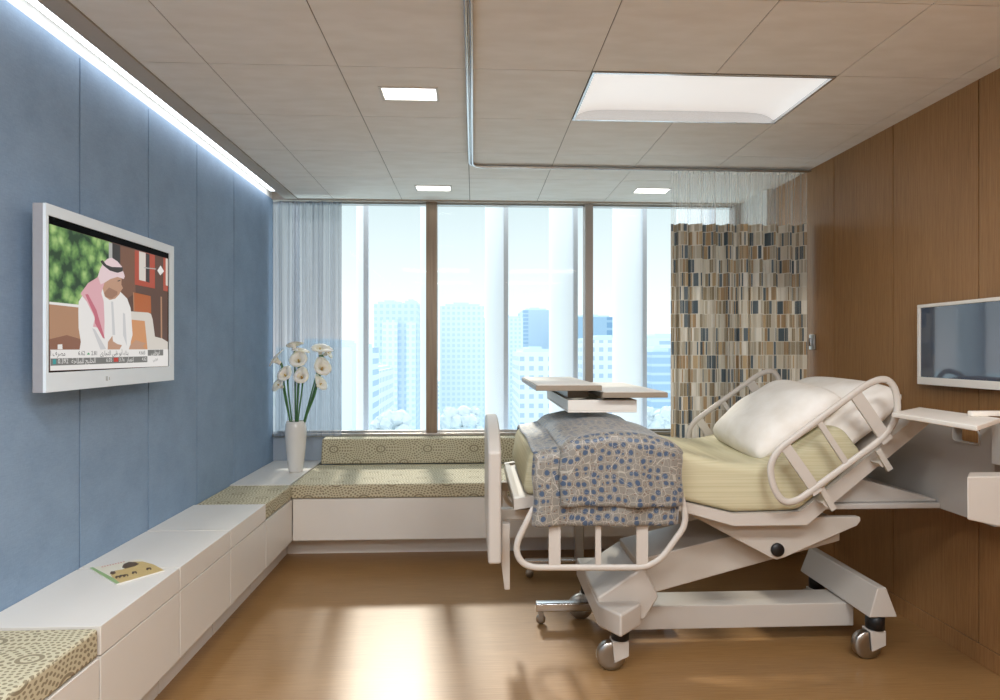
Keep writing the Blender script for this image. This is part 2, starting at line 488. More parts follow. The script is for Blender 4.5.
def wloc(o):
    p = Vector(o.location)
    while o.parent: o = o.parent; p = p + Vector(o.location)
    return p
def tag(o, label=None, cat=None, group=None, kind=None):
    if label: o['label'] = label
    if cat: o['category'] = cat
    if group: o['group'] = group
    if kind: o['kind'] = kind
    return o
def empty(name, loc=(0, 0, 0)):
    o = bpy.data.objects.new(name, None); COL.objects.link(o); o.location = loc; o.empty_display_size = 0.1
    return o
def copy_tree(o, parent=None):
    c = o.copy(); COL.objects.link(c); c.parent = parent
    for ch in [x for x in bpy.data.objects if x.parent == o]: copy_tree(ch, c)
    return c
def smoothpath(pts, n=8, closed=False):
    """rounds a polyline: pts of (point, radius)"""
    out = []; k = len(pts)
    for i, (p, r) in enumerate(pts):
        p = Vector(p)
        if (not closed and i in (0, k - 1)) or r == 0: out.append(p); continue
        a = Vector(pts[i - 1][0]); b = Vector(pts[(i + 1) % k][0])
        d1 = (a - p); d2 = (b - p)
        r1 = min(r, d1.length * 0.49); r2 = min(r, d2.length * 0.49)
        s = p + d1.normalized() * r1; t = p + d2.normalized() * r2
        for j in range(n + 1):
            q = j / n
            out.append(s * (1 - q) ** 2 + p * 2 * q * (1 - q) + t * q * q)
    return out
def struct(o): o['kind'] = 'structure'; return o

# ================================================================== THE ROOM
mb = MB(); mb.box((XL - 0.3, YB - 0.1, -0.12), (XR + 0.3, YW + 0.1, 0.0)); struct(mb.build('floor', 'floor_wood'))

# --- left wall: blue panels with fine joints, the panels stop short of the window
mb = MB()
mb.box((XL - 0.12, YB, 0), (XL - 0.006, YW, 2.862), 'blue_panel')
edges = [YB] + [1.42 + 0.62 * k for k in range(-6, 0)] + [1.42, 2.04, 2.70, 3.36, 4.08, 4.99]
struct(mb.build('wall_left'))
ZT = 2.86
seams = sorted([atX(80, 200, XL).y, atX(148.5, 200, XL).y, atX(197, 200, XL).y, atX(234, 200, XL).y, atX(263, 200, XL).y])
d0 = seams[1] - seams[0]
ys = [seams[0] - d0 * k for k in range(7, 0, -1)] + seams
mb = MB()
for a, b in zip(ys[:-1], ys[1:]):
    mb.box((XL - 0.006, a + 0.0045, 0.2), (XL, b - 0.0045, 2.85))
struct(mb.build('wall_left_panels', 'blue_panel', bevel=0.0015, seg=1))
# wall behind the cove: white return above
mb = MB(); mb.box((XL - 0.12, YB, 2.862), (XL - 0.006, YW, 3.06)); struct(mb.build('wall_left_cove_back', 'white_plaster'))

# --- right wall: veneer panels, plaster near the window
mb = MB(); mb.box((XR + 0.006, YB, 0), (XR + 0.12, 4.86, ZC + 0.04)); struct(mb.build('wall_right', 'dark_gap'))
sr = sorted([atX(834, 400, XR).y, atX(893, 400, XR).y, atX(978.5, 300, XR).y])
d0 = (sr[2] - sr[0]) / 2
ys = [sr[0] - d0 * k for k in range(8, 0, -1)] + sr + [4.84]
mb = MB()
for a, b in zip(ys[:-1], ys[1:]): mb.box((XR, max(a, YB) + 0.003, 0.10), (XR + 0.006, b - 0.003, ZC + 0.04))
struct(mb.build('wall_right_panels', 'wall_veneer', bevel=0.001, seg=1))
mb = MB(); mb.box((XR - 0.004, YB, 0), (XR + 0.006, 4.84, 0.097)); struct(mb.build('baseboard_right', 'wall_veneer', bevel=0.002))
mb = MB(); mb.box((2.42, 4.86, 0), (2.62, YW, ZC)); struct(mb.build('wall_right_plaster', 'white_plaster'))

# --- wall behind the camera with a wide doorway leaf
mb = MB(); mb.box((XL - 0.12, YB - 0.12, 0), (XR + 0.12, YB, 3.0)); struct(mb.build('wall_behind', 'white_plaster'))
dr = struct(empty('door_1', (0.9, YB + 0.02, 0)))
mb = MB(); mb.box((0.35, YB + 0.002, 0), (1.5, YB + 0.045, 2.2)); mb.build('door_leaf', 'wall_veneer', dr, 0.003)
mb = MB(); mb.tube([(0.5, YB + 0.045, 1.0), (0.5, YB + 0.09, 1.0), (0.62, YB + 0.09, 1.0)], 0.01); mb.build('door_handle', 'chrome', dr)

# --- window wall: low wall, sill, header
ZS = 0.80
mb = MB(); mb.box((XL - 0.12, YW, 0), (XR + 0.12, YW + 0.16, ZS)); struct(mb.build('wall_window_apron', 'sill_paint'))
mb = MB(); mb.box((XL - 0.005, YW - 0.03, ZS - 0.022), (2.42, YW + 0.06, ZS + 0.004)); struct(mb.build('trim_1', 'brushed_steel', bevel=0.003))
mb = MB(); mb.box((XL - 0.12, YW - 0.02, ZC - 0.015), (XR + 0.12, YW + 0.16, ZC + 0.2)); struct(mb.build('wall_window_header', 'taupe_shade_paint'))
mx = [XL - 0.02, atY(431.5, 300, YW).x, atY(589, 300, YW).x, 2.40]
for k in range(3):
    wn_ = struct(empty('window_%d' % (k + 1), ((mx[k] + mx[k + 1]) / 2, YW + 0.02, ZS)))
    a, b = mx[k] + 0.04, mx[k + 1] - 0.04
    mb = MB()
    mb.box((a, YW + 0.03, ZS), (b, YW + 0.08, ZS + 0.02)); mb.box((a, YW + 0.03, ZC - 0.03), (b, YW + 0.08, ZC - 0.016))
    mb.build('window_frame', 'brushed_steel', wn_)
    mb = MB(); mb.add([(a, YW + 0.055, ZS + 0.02), (b, YW + 0.055, ZS + 0.02), (b, YW + 0.055, ZC - 0.03), (a, YW + 0.055, ZC - 0.03)], [(0, 1, 2, 3)])
    mb.build('pane', 'window_glass', wn_, recalc=False)
for k, q in enumerate(mx):
    if k == 0: continue
    mb = MB(); wd = 0.048 if k == 1 else 0.036
    mb.box((q - wd, YW - 0.01, ZS), (q + wd, YW + 0.11, ZC - 0.016))
    struct(mb.build('trim_%d' % (k + 2), 'bronze_mullion' if k == 1 else 'bronze_mullion_greyed', bevel=0.003))

# --- ceiling: 0.6 m tiles on a fine grid, plain border, cove slot along the blue wall
YL0 = 2.84
ty = [YL0 + 0.605 * k for k in range(-9, 5)]
tx = [-1.545, -1.237] + [-0.637 + 0.6 * k for k in range(0, 6)]
HOLES = [(2, 9, 'down'), (2, 12, 'down'), (5, 12, 'down'), (2, 5, 'down'), (5, 5, 'down')]
GR = []
mb = MB()
lights = []
big = []
def tile(x0, x1, y0, y1):
    g = 0.0025
    mb.box((x0 + g, y0 + g, ZC), (x1 - g, y1 - g, ZC + 0.012))
yb = [YB] + [y for y in ty if y > YB + 0.1] + [YW]
xb = tx + [XR]
# openings
down = [(-0.333, 3.133), (-0.333, 4.95), (1.482, 4.95), (-0.333, 0.1), (-0.333, -1.1)]
troff = [(0.563, 1.763, 2.84, 3.445), (0.573, 1.783, 0.42, 1.025), (0.573, 1.783, -1.395, -0.79), (-1.237, -0.027, -1.395, -0.79), (-1.237,-0.027, 0.42, 1.025)]  # the first panel is in view; the rest are unseen, added for fill
down = down[:3]
for i in range(len(xb) - 1):
    for j in range(len(yb) - 1):
        x0, x1, y0, y1 = xb[i], xb[i + 1], yb[j], yb[j + 1]
        cx, cy = (x0 + x1) / 2, (y0 + y1) / 2
        if any(a - .01 < cx < b + .01 and c < cy < d for a, b, c, d in troff): continue
        hit = [d for d in down if x0 < d[0] < x1 and y0 < d[1] < y1]
        if hit:
            dx, dy = hit[0]; hx, hy = 0.145, 0.078
            g = 0.0025
            for a in ((x0 + g, y0 + g, x1 - g, dy - hy), (x0 + g, dy + hy, x1 - g, y1 - g), (x0 + g, dy - hy, dx - hx, dy + hy), (dx + hx, dy - hy, x1 - g, dy + hy)):
                mb.box((a[0], a[1], ZC), (a[2], a[3], ZC + 0.012))
        else: tile(x0, x1, y0, y1)
struct(mb.build('ceiling', 'ceiling_tile'))
mb = MB()
for x in xb[:-1]:
    for a, b in zip(yb[:-1], yb[1:]):
        if not any(t[0] + .05 < x < t[1] - .05 and t[2] < (a + b) / 2 < t[3] for t in troff): mb.box((x - 0.004, a, ZC + 0.004), (x + 0.004, b, ZC + 0.011))
for y in yb[1:-1]: mb.box((tx[0], y - 0.004, ZC + 0.004), (XR, y + 0.004, ZC + 0.011))
struct(mb.build('ceiling_grid', 'tile_joint'))
mb = MB(); mb.box((XL - 0.12, YB - 0.1, ZC + 0.19), (XR + 0.12, YW + 0.16, ZC + 0.3)); struct(mb.build('ceiling_slab', 'white_plaster'))
mb = MB(); mb.box((-1.655, YB, ZC - 0.006), (-1.548, YW - 0.02, ZC + 0.03)); mb.box((-1.655, YB, ZC + 0.03), (-1.648, YW - 0.02, ZC + 0.13))
struct(mb.build('ceiling_border', 'taupe_shade_paint'))
# cove lamp: continuous diffuser strip above the slot
cv = tag(empty('cove_light', (-1.7, 1.5, ZC + 0.05)), 'long white light strip in the ceiling slot above the blue wall', 'light')
mb = MB(); mb.box((-1.738, YB + 0.05, ZC + 0.03), (-1.675, YW - 0.15, ZC + 0.04)); mb.build('diffuser', 'cove_tube', cv)
mb = MB(); mb.box((-1.745, YB + 0.05, ZC + 0.04), (-1.657, YW - 0.15, ZC + 0.07)); mb.build('housing', 'silver_plastic', cv)

dl_labels = ['small square white downlight in the ceiling between the cove light and the chrome curtain track',
             'small white downlight in the ceiling close to the window above the calla lilies and bench',
             'small white downlight in the ceiling seen behind the curtain track near the patterned curtain']
for (dx, dy), lb in zip(down, dl_labels):
    r = tag(empty('recessed_downlight', (dx, dy, ZC)), lb, 'ceiling light', 'recessed downlights')
    hx, hy = 0.145, 0.078
    mb = MB()
    mb.box((dx - hx - .006, dy - hy - .006, ZC - .004), (dx + hx + .006, dy - hy + .008, ZC + .03)); mb.box((dx - hx - .006, dy + hy - .008, ZC - .004), (dx + hx + .006, dy + hy + .006, ZC + .03))
    mb.box((dx - hx - .006, dy - hy + .008, ZC - .004), (dx - hx + .008, dy + hy - .008, ZC + .03)); mb.box((dx + hx - .008, dy - hy + .008, ZC - .004), (dx + hx + .006, dy + hy - .008, ZC + .03))
    mb.build('frame', 'white_plaster', r)
    mb = MB(); mb.box((dx - hx + .008, dy - hy + .008, ZC + .008), (dx + hx - .008, dy + hy - .008, ZC + .014)); mb.build('diffuser', 'downlight_glow', r)
tl = ['wide rectangular ceiling light panel with curved white reflector above the hospital bed', 'unseen added fill light panel near the doorway wall beside the veneer wall', 'unseen added fill light panel right before the door', 'unseen added fill light panel by the door on the blue wall side', 'unseen added fill light panel halfway along the blue wall side']
for (x0, x1, y0, y1), lb in zip(troff, tl):
    r = tag(empty('ceiling_light_panel', ((x0 + x1) / 2, (y0 + y1) / 2, ZC)), lb, 'ceiling light', 'ceiling light panels')
    mb = MB(); t = 0.016
    for a in ((x0 + .003, y0 + .003, x1 - .003, y0 + t), (x0 + .003, y1 - t, x1 - .003, y1 - .003), (x0 + .003, y0 + t, x0 + t, y1 - t), (x1 - t, y0 + t, x1 - .003, y1 - t)):
        mb.box((a[0], a[1], ZC - 0.006), (a[2], a[3], ZC + 0.12))
    mb.build('frame', 'track_metal', r)
    mb = MB(); n = 16
    def fn(i, j):
        x = x0 + t + (x1 - x0 - 2 * t) * i; y = y0 + t + (y1 - y0 - 2 * t) * j
        q = min(i, 1 - i) * (x1 - x0)
        h = 0.05 * (1 - math.exp(-q / 0.05)) * 0.9
        return Vector((x, y, ZC + 0.012 + h))
    mb.grid(40, 4, fn); mb.build('reflector', 'troffer_glow', r, recalc=False)
    if y0 > 2: continue
    ad = bpy.data.lights.new('added_fill_lamp', 'AREA'); ad.shape = 'RECTANGLE'; ad.size = 1.1; ad.size_y = 0.5  # fill lamp added in the out-of-view panels to brighten the room
    ad.energy = 50; ad.color = (0.95, 0.975, 1.0)
    ao = bpy.data.objects.new('added_fill_lamp', ad); COL.objects.link(ao); ao.location = ((x0 + x1) / 2, (y0 + y1) / 2, ZC + 0.02); ao.visible_camera = True
    ao.location.z = ZC + 0.008

# --- curtain track (double chrome rail) under the ceiling
mb = MB()
YT, XT = 4.31, -0.022
for off in (-0.011, 0.011):
    path = smoothpath([((XT + off, YB + 0.1, ZC - 0.016), 0), ((XT + off, YT + off, ZC - 0.016), 0.10), ((XR - 0.01, YT + off, ZC - 0.016), 0)], 10)
    mb.tube(path, 0.007, 8)
mb2 = MB()
path = smoothpath([((XT, YB + 0.1, ZC - 0.008), 0), ((XT, YT, ZC - 0.006), 0.10), ((XR - 0.01, YT, ZC - 0.008), 0)], 10)
mb.tube(path, 0.005, 6)
tag(mb.build('curtain_track', 'track_metal'), 'chrome double curtain track with one rounded corner fixed under the ceiling tiles', 'curtain track')

# ================================================================== BENCHES ALONG THE BLUE WALL AND WINDOW
ZB, ZM, ZK = 0.567, 0.463, 0.16
XF, XK = -1.314, -1.409
yE = [atX(u, 560, XF).y for u in (100, 180, 230.5, 266)]
YCOR = 4.40
def cabinet(y0, y1, label, white_top=True):
    r = tag(empty('bench_cabinet', (XL, (y0 + y1) / 2, 0)), label, 'cabinet', 'white bench cabinets along the blue wall')
    g = 0.005
    mb = MB(); mb.box((XL + .001, y0 + g, 0), (XK, y1 - g, ZK)); mb.box((XL + .001, y0 + g, ZK), (XF - .02, y1 - g, ZM - .002))
    mb.build('carcass', 'white_laminate', r)
    mb = MB(); mb.box((XF - .02, y0 + g, ZK), (XF, y1 - g, ZM - .005)); mb.build('drawer_front', 'white_laminate', r, 0.0015)
    if white_top:
        mb = MB(); mb.box((XL + .001, y0 + g, ZM + .001), (XF, y1 - g, ZB)); mb.build('top_box', 'white_laminate', r, 0.0015)
    return r
cabinet(yE[0] - 1.15, yE[0], 'white bench cabinet carrying the patterned cushion closest to the television', False)
cabinet(yE[0], yE[1], 'white bench cabinet with thick white top carrying the tan covered magazine')
cabinet(yE[1], yE[2], 'middle of three white-topped bench cabinets, just past the magazine')
cabinet(yE[2], yE[3], 'white-topped bench cabinet beside the small patterned cushion near the corner')
cabinet(yE[3], YCOR, 'white bench cabinet below the small patterned cushion at the corner', False)
yb0 = yE[0] - 1.15
for (a, b, lb) in ((yb0, yE[0], 'patterned bench seat cushion in the lower corner below the television'), (yE[3], YCOR - 0.003, 'short patterned seat cushion between the white-topped cabinets and the window bench')):
    mb = MB(); mb.box((XL + .004, a + .004, ZM + .001), (XF - .002, b - .004, ZB - .002))
    c = mb.build('seat_cushion', 'medallion_weave', bevel=0.012, seg=4, boxuv=True)
    tag(c, lb, 'cushion', 'patterned bench cushions')
# corner cabinet and window bench
r = tag(empty('corner_cabinet', (XL, 4.9, 0)), 'white corner cabinet top by the window holding the vase of lilies', 'cabinet')
mb = MB(); mb.box((XL + .001, YCOR + .002, 0), (XK - .003, YW - .001, ZK)); mb.box((XL + .001, YCOR + .002, ZK), (XF - 0.014, YW - .001, ZM)); mb.build('carcass', 'white_laminate', r)
mb = MB(); mb.box((XL + .001, YCOR + .002, ZM + .001), (XF - 0.018, YW - .001, ZB)); mb.build('cabinet_top', 'white_laminate', r, 0.002)
r = tag(empty('window_bench', (0.5, YCOR, 0)), 'long white built-in bench under the window behind the hospital bed', 'bench')
mb = MB(); mb.box((XF, YCOR + .02, ZK), (2.40, YW - .001, ZM)); mb.build('carcass', 'white_laminate', r)
mb = MB(); mb.box((XK, 4.60, 0), (2.40, YW - .001, ZK - .001)); mb.build('toe_kick', 'white_laminate', r)
mb = MB()
for a, b in ((XF + .004, 0.55), (0.554, 2.40)): mb.box((a, YCOR, ZK), (b, YCOR + .019, ZM - .004))
mb.build('front_panel', 'white_laminate', r, 0.0015)
mb = MB(); mb.box((XF - 0.012, YCOR - .002, ZM + .001), (2.395, 5.16, ZB - .002))
tag(mb.build('bench_cushion', 'medallion_weave', bevel=0.012, seg=4, boxuv=True), 'long patterned seat cushion on the white bench under the window', 'cushion')
mb = MB()
mb.prism([(XF + .01, 5.165, ZB + .0), (XF + .01, 5.215, 0.775), (XF + .01, 5.33, 0.782), (XF + .01, 5.33, ZB + .0)], (1.64 + 1.314, 0, 0))
tag(mb.build('back_cushion', 'medallion_weave', bevel=0.014, seg=4, boxuv=True), 'long patterned back cushion leaning under the window sill', 'cushion')

# ================================================================== TELEVISION
XT_ = -1.64
def tvp(u, v, off=0.0):
    p = atX(u, v, XT_); return Vector((XT_ + off, p.y, p.z))
tv = tag(empty('television', tvp(110, 310)), 'silver framed flat television showing a seated man in white, on the blue wall', 'television')
yN, yF = tvp(46, 203).y, tvp(174, 246.7).y
zT, zB_ = 2.105, 1.376
sy0, sy1 = tvp(48.6, 215).y, tvp(169.8, 253).y
sz1, sz0 = tvp(48.6, 215).z, tvp(48.6, 372.8).z
mb = MB()
mb.box((XT_ - .012, yN, zT - (zT - sz1)), (XT_, yF, zT)); mb.box((XT_ - .012, yN, zB_), (XT_, yF, sz0))
mb.box((XT_ - .012, yN, sz0), (XT_, sy0, sz1)); mb.box((XT_ - .012, sy1, sz0), (XT_, yF, sz1))
mb.build('frame', 'silver_plastic', tv)
mb = MB(); mb.box((XT_ - .05, yN, zB_), (XT_ - .0125, yF, zT)); mb.build('back_cover', 'tv_side', tv)
mb = MB(); mb.box((XL, (yN + yF) / 2 - .2, 1.6), (XT_ - .05, (yN + yF) / 2 + .2, 1.9)); mb.build('wall_mount', 'black_rubber', tv)
mb = MB(); mb.box((XT_ - .012, sy0, sz0), (XT_ - .006, sy1, sz1)); scr = mb.build('screen', 'black_glass', tv)
# small maker's mark on the lower frame
mb = MB()
def c1(x, y): return (40 + x / 7.143, 195 + y / 7.143)
def c2(x, y): return (40 + x / 7.143, 293 + y / 7.143)
for q in ([(470, 595), (484, 594), (484, 626), (470, 627)], [(492, 600), (497, 600), (497, 622), (492, 622)]):
    mb.prism([tvp(*c2(*p)) for p in q], (0.0008, 0, 0))
mb.build('frame_mark', 'tv_grey_light', tv)
L = -0.0055
pic = MB()
def layer(mat, pts, k):
    pts = [(c1 if a == 1 else c2)(x, y) for a, x, y in pts]
    vs = [tvp(u, v, 0) for u, v in pts]
    vs = [Vector((XT_ + L + 0.00012 * k, p.y, p.z)) for p in vs]
    pic.add(vs, [list(range(len(vs)))], mat)
def P1(*a): return [(1, a[i], a[i + 1]) for i in range(0, len(a), 2)]
def P2(*a): return [(2, a[i], a[i + 1]) for i in range(0, len(a), 2)]
layer('tv_brown', P1(75, 205, 920, 455) + P2(920, 525, 75, 560), 0)
layer('tv_foliage', P1(75, 205, 520, 340, 525, 480, 480, 700) + P2(280, 110, 75, 90), 1)
layer('tv_grey_light', P1(500, 340, 525, 345, 525, 470, 500, 480), 2)
layer('tv_dark', P1(525, 345, 582, 362, 582, 540, 525, 520), 2)
layer('tv_brown_light', P1(582, 362, 690, 393, 690, 700) + P2(600, 60) + P1(582, 700), 2)
layer('tv_red', P1(685, 392, 828, 430, 828, 668, 685, 640), 3)
layer('tv_cream', P1(715, 402, 762, 414, 762, 618, 715, 606), 4)
layer('tv_dark', P1(764, 416, 790, 424, 790, 628, 764, 618), 4)
layer('tv_red', P1(888, 446, 920, 455, 920, 690, 888, 682), 3)
layer('tv_cream', P1(905, 452, 920, 456, 920, 650, 905, 645), 4)
layer('tv_white', P1(845, 540, 868, 503, 893, 545, 866, 574), 5)
layer('tv_grey_light', P1(750, 515, 835, 526, 835, 532, 750, 523), 5)
layer('tv_orange', P2(672, -5, 798, 22, 802, 145, 676, 130), 3)
layer('tv_tan', P2(672, -5, 679, -4, 682, 130, 676, 130), 4)
layer('tv_tan', P2(868, 25, 878, 27, 880, 330, 870, 330), 3)
layer('tv_tan', P2(75, 80, 290, 104, 310, 410, 78, 412), 4)
layer('tv_tan_dark', P2(78, 330, 200, 300, 300, 330, 310, 410, 78, 412), 5)
layer('tv_white', P2(135, 368, 168, 366, 170, 402, 135, 402), 6)
layer('tv_white', P2(75, 62, 290, 84, 290, 104, 75, 80), 5)
layer('tv_cream', P2(640, 130, 780, 140, 800, 150, 812, 190, 828, 312, 880, 325, 920, 350, 920, 520, 640, 520), 5)
layer('tv_pillow', P2(660, 190, 755, 200, 765, 300, 776, 408, 655, 408), 6)
layer('tv_white', P2(285, 60, 330, -10, 450, -60, 570, -20, 630, 40, 655, 110, 662, 200, 668, 300, 640, 408, 290, 408, 300, 350, 284, 250, 282, 130), 7)
layer('tv_shade', P2(515, 60, 530, 62, 545, 300, 525, 300), 8)
layer('tv_shade', P2(600, 140, 615, 150, 628, 380, 600, 300), 8)
layer('tv_shade', P2(380, 250, 400, 260, 480, 400, 440, 405), 8)
layer('tv_skin', P1(470, 600, 540, 570, 590, 595, 588, 640, 600, 665, 582, 690) + P2(575, 8, 545, 40, 505, 50, 470, 25, 455, -30), 9)
layer('tv_dark', P1(560, 612, 580, 606, 582, 613, 562, 619), 10)
layer('tv_skin_dark', P1(500, 660, 560, 690) + P2(560, 12, 520, 42, 480, 30, 465, 0), 10)
layer('tv_pink', P1(440, 540, 470, 620, 445, 700) + P2(462, 60, 468, 200, 465, 335, 430, 250, 385, 240, 400, 180, 340, 60, 300, 10) + P1(300, 700, 350, 630, 415, 590), 11)
layer('tv_rose', P2(330, 10, 350, 8, 410, 120, 430, 190, 470, 325, 455, 320, 400, 215, 395, 160), 12)
layer('tv_pale_pink', P1(460, 480, 490, 455, 520, 448, 560, 475, 590, 510, 600, 545, 612, 580, 605, 600, 560, 585, 510, 600, 470, 625, 440, 640, 420, 580, 436, 530), 13)
layer('tv_dark', P1(440, 470, 455, 465, 480, 498, 520, 514, 597, 517, 597, 545, 560, 556, 505, 540, 460, 505, 440, 480), 14)
layer('tv_skin', P2(490, 405, 492, 350, 524, 305, 528, 345, 560, 365, 592, 372, 575, 405), 11)
layer('tv_skin', P2(640, 405, 650, 375, 690, 335, 730, 350, 765, 358, 740, 380, 768, 405), 12)
layer('tv_white', P2(80, 405, 920, 402, 920, 522, 80, 555), 15)
layer('tv_grey', P2(82, 468, 772, 452, 772, 494, 82, 520), 16)
layer('tv_grey', P2(775, 406, 885, 404, 885, 446, 775, 448), 16)
layer('tv_teal', P2(98, 474, 122, 473, 122, 508, 98, 510), 17)
layer('tv_red_mark', P2(532, 462, 565, 461, 565, 490, 532, 492), 17)
layer('tv_green_mark', P2(340, 440, 352, 424, 364, 440), 17)
pic.build('broadcast_picture', None, scr, recalc=False)

AR = {'ا': 'FE8DFE8E', 'أ': 'FE83FE84', 'إ': 'FE87FE88', 'ب': 'FE8FFE90FE91FE92', 'ت': 'FE95FE96FE97FE98', 'ج': 'FE9DFE9EFE9FFEA0', 'ح': 'FEA1FEA2FEA3FEA4', 'خ': 'FEA5FEA6FEA7FEA8', 'د': 'FEA9FEAA', 'ر': 'FEADFEAE', 'ز': 'FEAFFEB0', 'س': 'FEB1FEB2FEB3FEB4', 'ص': 'FEB9FEBAFEBBFEBC', 'ظ': 'FEC5FEC6FEC7FEC8', 'ع': 'FEC9FECAFECBFECC', 'ف': 'FED1FED2FED3FED4', 'ك': 'FED9FEDAFEDBFEDC', 'ل': 'FEDDFEDEFEDFFEE0', 'م': 'FEE1FEE2FEE3FEE4', 'ن': 'FEE5FEE6FEE7FEE8', 'ه': 'FEE9FEEAFEEBFEEC', 'ة': 'FE93FE94', 'و': 'FEEDFEEE', 'ي': 'FEF1FEF2FEF3FEF4'}
def shape(t):
    out = []
    for i, ch in enumerate(t):
        if ch not in AR: out.append(ch); continue
        f = [chr(int(AR[ch][k:k + 4], 16)) for k in range(0, len(AR[ch]), 4)]
        pj = i > 0 and t[i - 1] in AR and len(AR[t[i - 1]]) == 16
        nj = len(f) == 4 and i + 1 < len(t) and t[i + 1] in AR
        out.append(f[3] if pj and nj else f[2] if nj else f[1] if pj else f[0])
    return ''.join(reversed(out))
def caption(text, cx, cy, h, mat, plane='x', lvl=18, maxw=None):
    """flat lettering on the screen; cx, cy in the zoomed crop"""
    c = bpy.data.curves.new('t', 'FONT'); c.body = text; c.align_x = 'CENTER'; c.align_y = 'CENTER'; c.resolution_u = 2; c.size = h
    o = bpy.data.objects.new('t', c); COL.objects.link(o)
    dg = bpy.context.evaluated_depsgraph_get()
    me = bpy.data.meshes.new_from_object(o.evaluated_get(dg))
    bpy.data.objects.remove(o)
    p = tvp(*c2(cx, cy))
    ws = [v.co.x for v in me.vertices]; k = 1.0
    if maxw and ws and max(ws) - min(ws) > maxw: k = maxw / (max(ws) - min(ws))
    vs = [Vector((XT_ + L + 0.00012 * lvl, p.y + v.co.x * k, p.z + v.co.y)) for v in me.vertices]
    MB().add(vs, [list(q.vertices) for q in me.polygons], mat).build('lettering', None, scr, recalc=False)
def wid(x0, x1, y): return abs(tvp(*c2(x1, y)).y - tvp(*c2(x0, y)).y)
caption(shape('مصرف ا'), 135, 433, 0.030, 'tv_dark', maxw=wid(85, 190, 430))
caption('6.62', 303, 431, 0.026, 'tv_dark', maxw=wid(276, 335, 430))
caption('2.81', 395, 431, 0.026, 'tv_dark', maxw=wid(368, 422, 430))
caption(shape('بنك أبو ظبي التجاري'), 540, 430, 0.030, 'tv_dark', maxw=wid(440, 640, 430))
caption('4.665', 735, 428, 0.026, 'tv_dark', maxw=wid(702, 768, 430))
caption('0.392', 172, 488, 0.028, 'tv_white', maxw=wid(130, 215, 430))
caption(shape('الخليج للملاحة'), 320, 485, 0.032, 'tv_white', maxw=wid(238, 408, 430))
caption('6.05', 500, 479, 0.026, 'tv_white', maxw=wid(472, 528, 430))
caption('3.7x', 590, 477, 0.026, 'tv_white', maxw=wid(570, 612, 430))
caption(shape('إعمار'), 650, 475, 0.030, 'tv_white', maxw=wid(622, 676, 430))
caption('4.62', 750, 472, 0.024, 'tv_white', maxw=wid(730, 770, 430))
caption(shape('أبوظبي'), 830, 426, 0.032, 'tv_white', maxw=wid(792, 868, 430))
caption(shape('عربي'), 830, 470, 0.026, 'tv_grey', maxw=wid(805, 852, 430))

# ================================================================== MAGAZINE ON THE BENCH
def mg(x, y): # crop scale 11.11 at (85,550)
    return atZ(85 + x / 11.11, 550 + y / 11.11, ZB + 0.006)
mag = tag(empty('magazine', mg(480, 240) - Vector((0, 0, .006))), 'thin picture magazine with tan tree landscape cover on white bench top', 'magazine')
A, B, C_, D_ = mg(50, 200), mg(350, 378), mg(885, 225), mg(620, 98)
dn = Vector((0, 0, -0.001))
mb = MB(); q = [p + Vector((0, 0, -.0055)) for p in (A, B, C_, D_)]; mb.prism(q, (0, 0, .0045)); mb.build('pages', 'paper_white', mag)
mb = MB(); mb.prism([p - Vector((0, 0, .001)) for p in (A, B, C_, D_)], (0, 0, .001), 'cover_cream')
def art(mat, pts, k):
    vs = [mg(x, y) + Vector((0, 0, .0001 + .0001 * k)) for x, y in pts]; mb.add(vs, [list(range(len(vs)))], mat)
art('cover_tan', [(330, 345), (350, 376), (880, 224), (760, 160), (640, 128), (540, 130), (470, 190), (420, 215), (330, 230), (280, 265), (300, 300)], 1)
art('cover_green', [(50, 200), (350, 378), (385, 366), (330, 320), (85, 190)], 2)
art('cover_brown', [(410, 195), (430, 155), (490, 132), (560, 135), (600, 155), (560, 178), (500, 195), (450, 208)], 3)
art('cover_brown', [(275, 262), (290, 238), (330, 235), (345, 258), (310, 275)], 3)
for a in ((360, 300), (405, 288), (450, 282), (545, 250), (705, 208)):
    x, y = a; art('cover_brown', [(x - 26, y + 12), (x - 20, y - 10), (x + 22, y - 14), (x + 34, y), (x + 28, y + 18), (x + 8, y - 2), (x - 8, y + 20)], 4)
for k in range(9): art('cover_pink', [(180 + k * 30, 186 - k * 7), (196 + k * 30, 182 - k * 7), (204 + k * 30, 190 - k * 7), (188 + k * 30, 194 - k * 7)], 3)
mb.build('cover', None, mag, recalc=False)

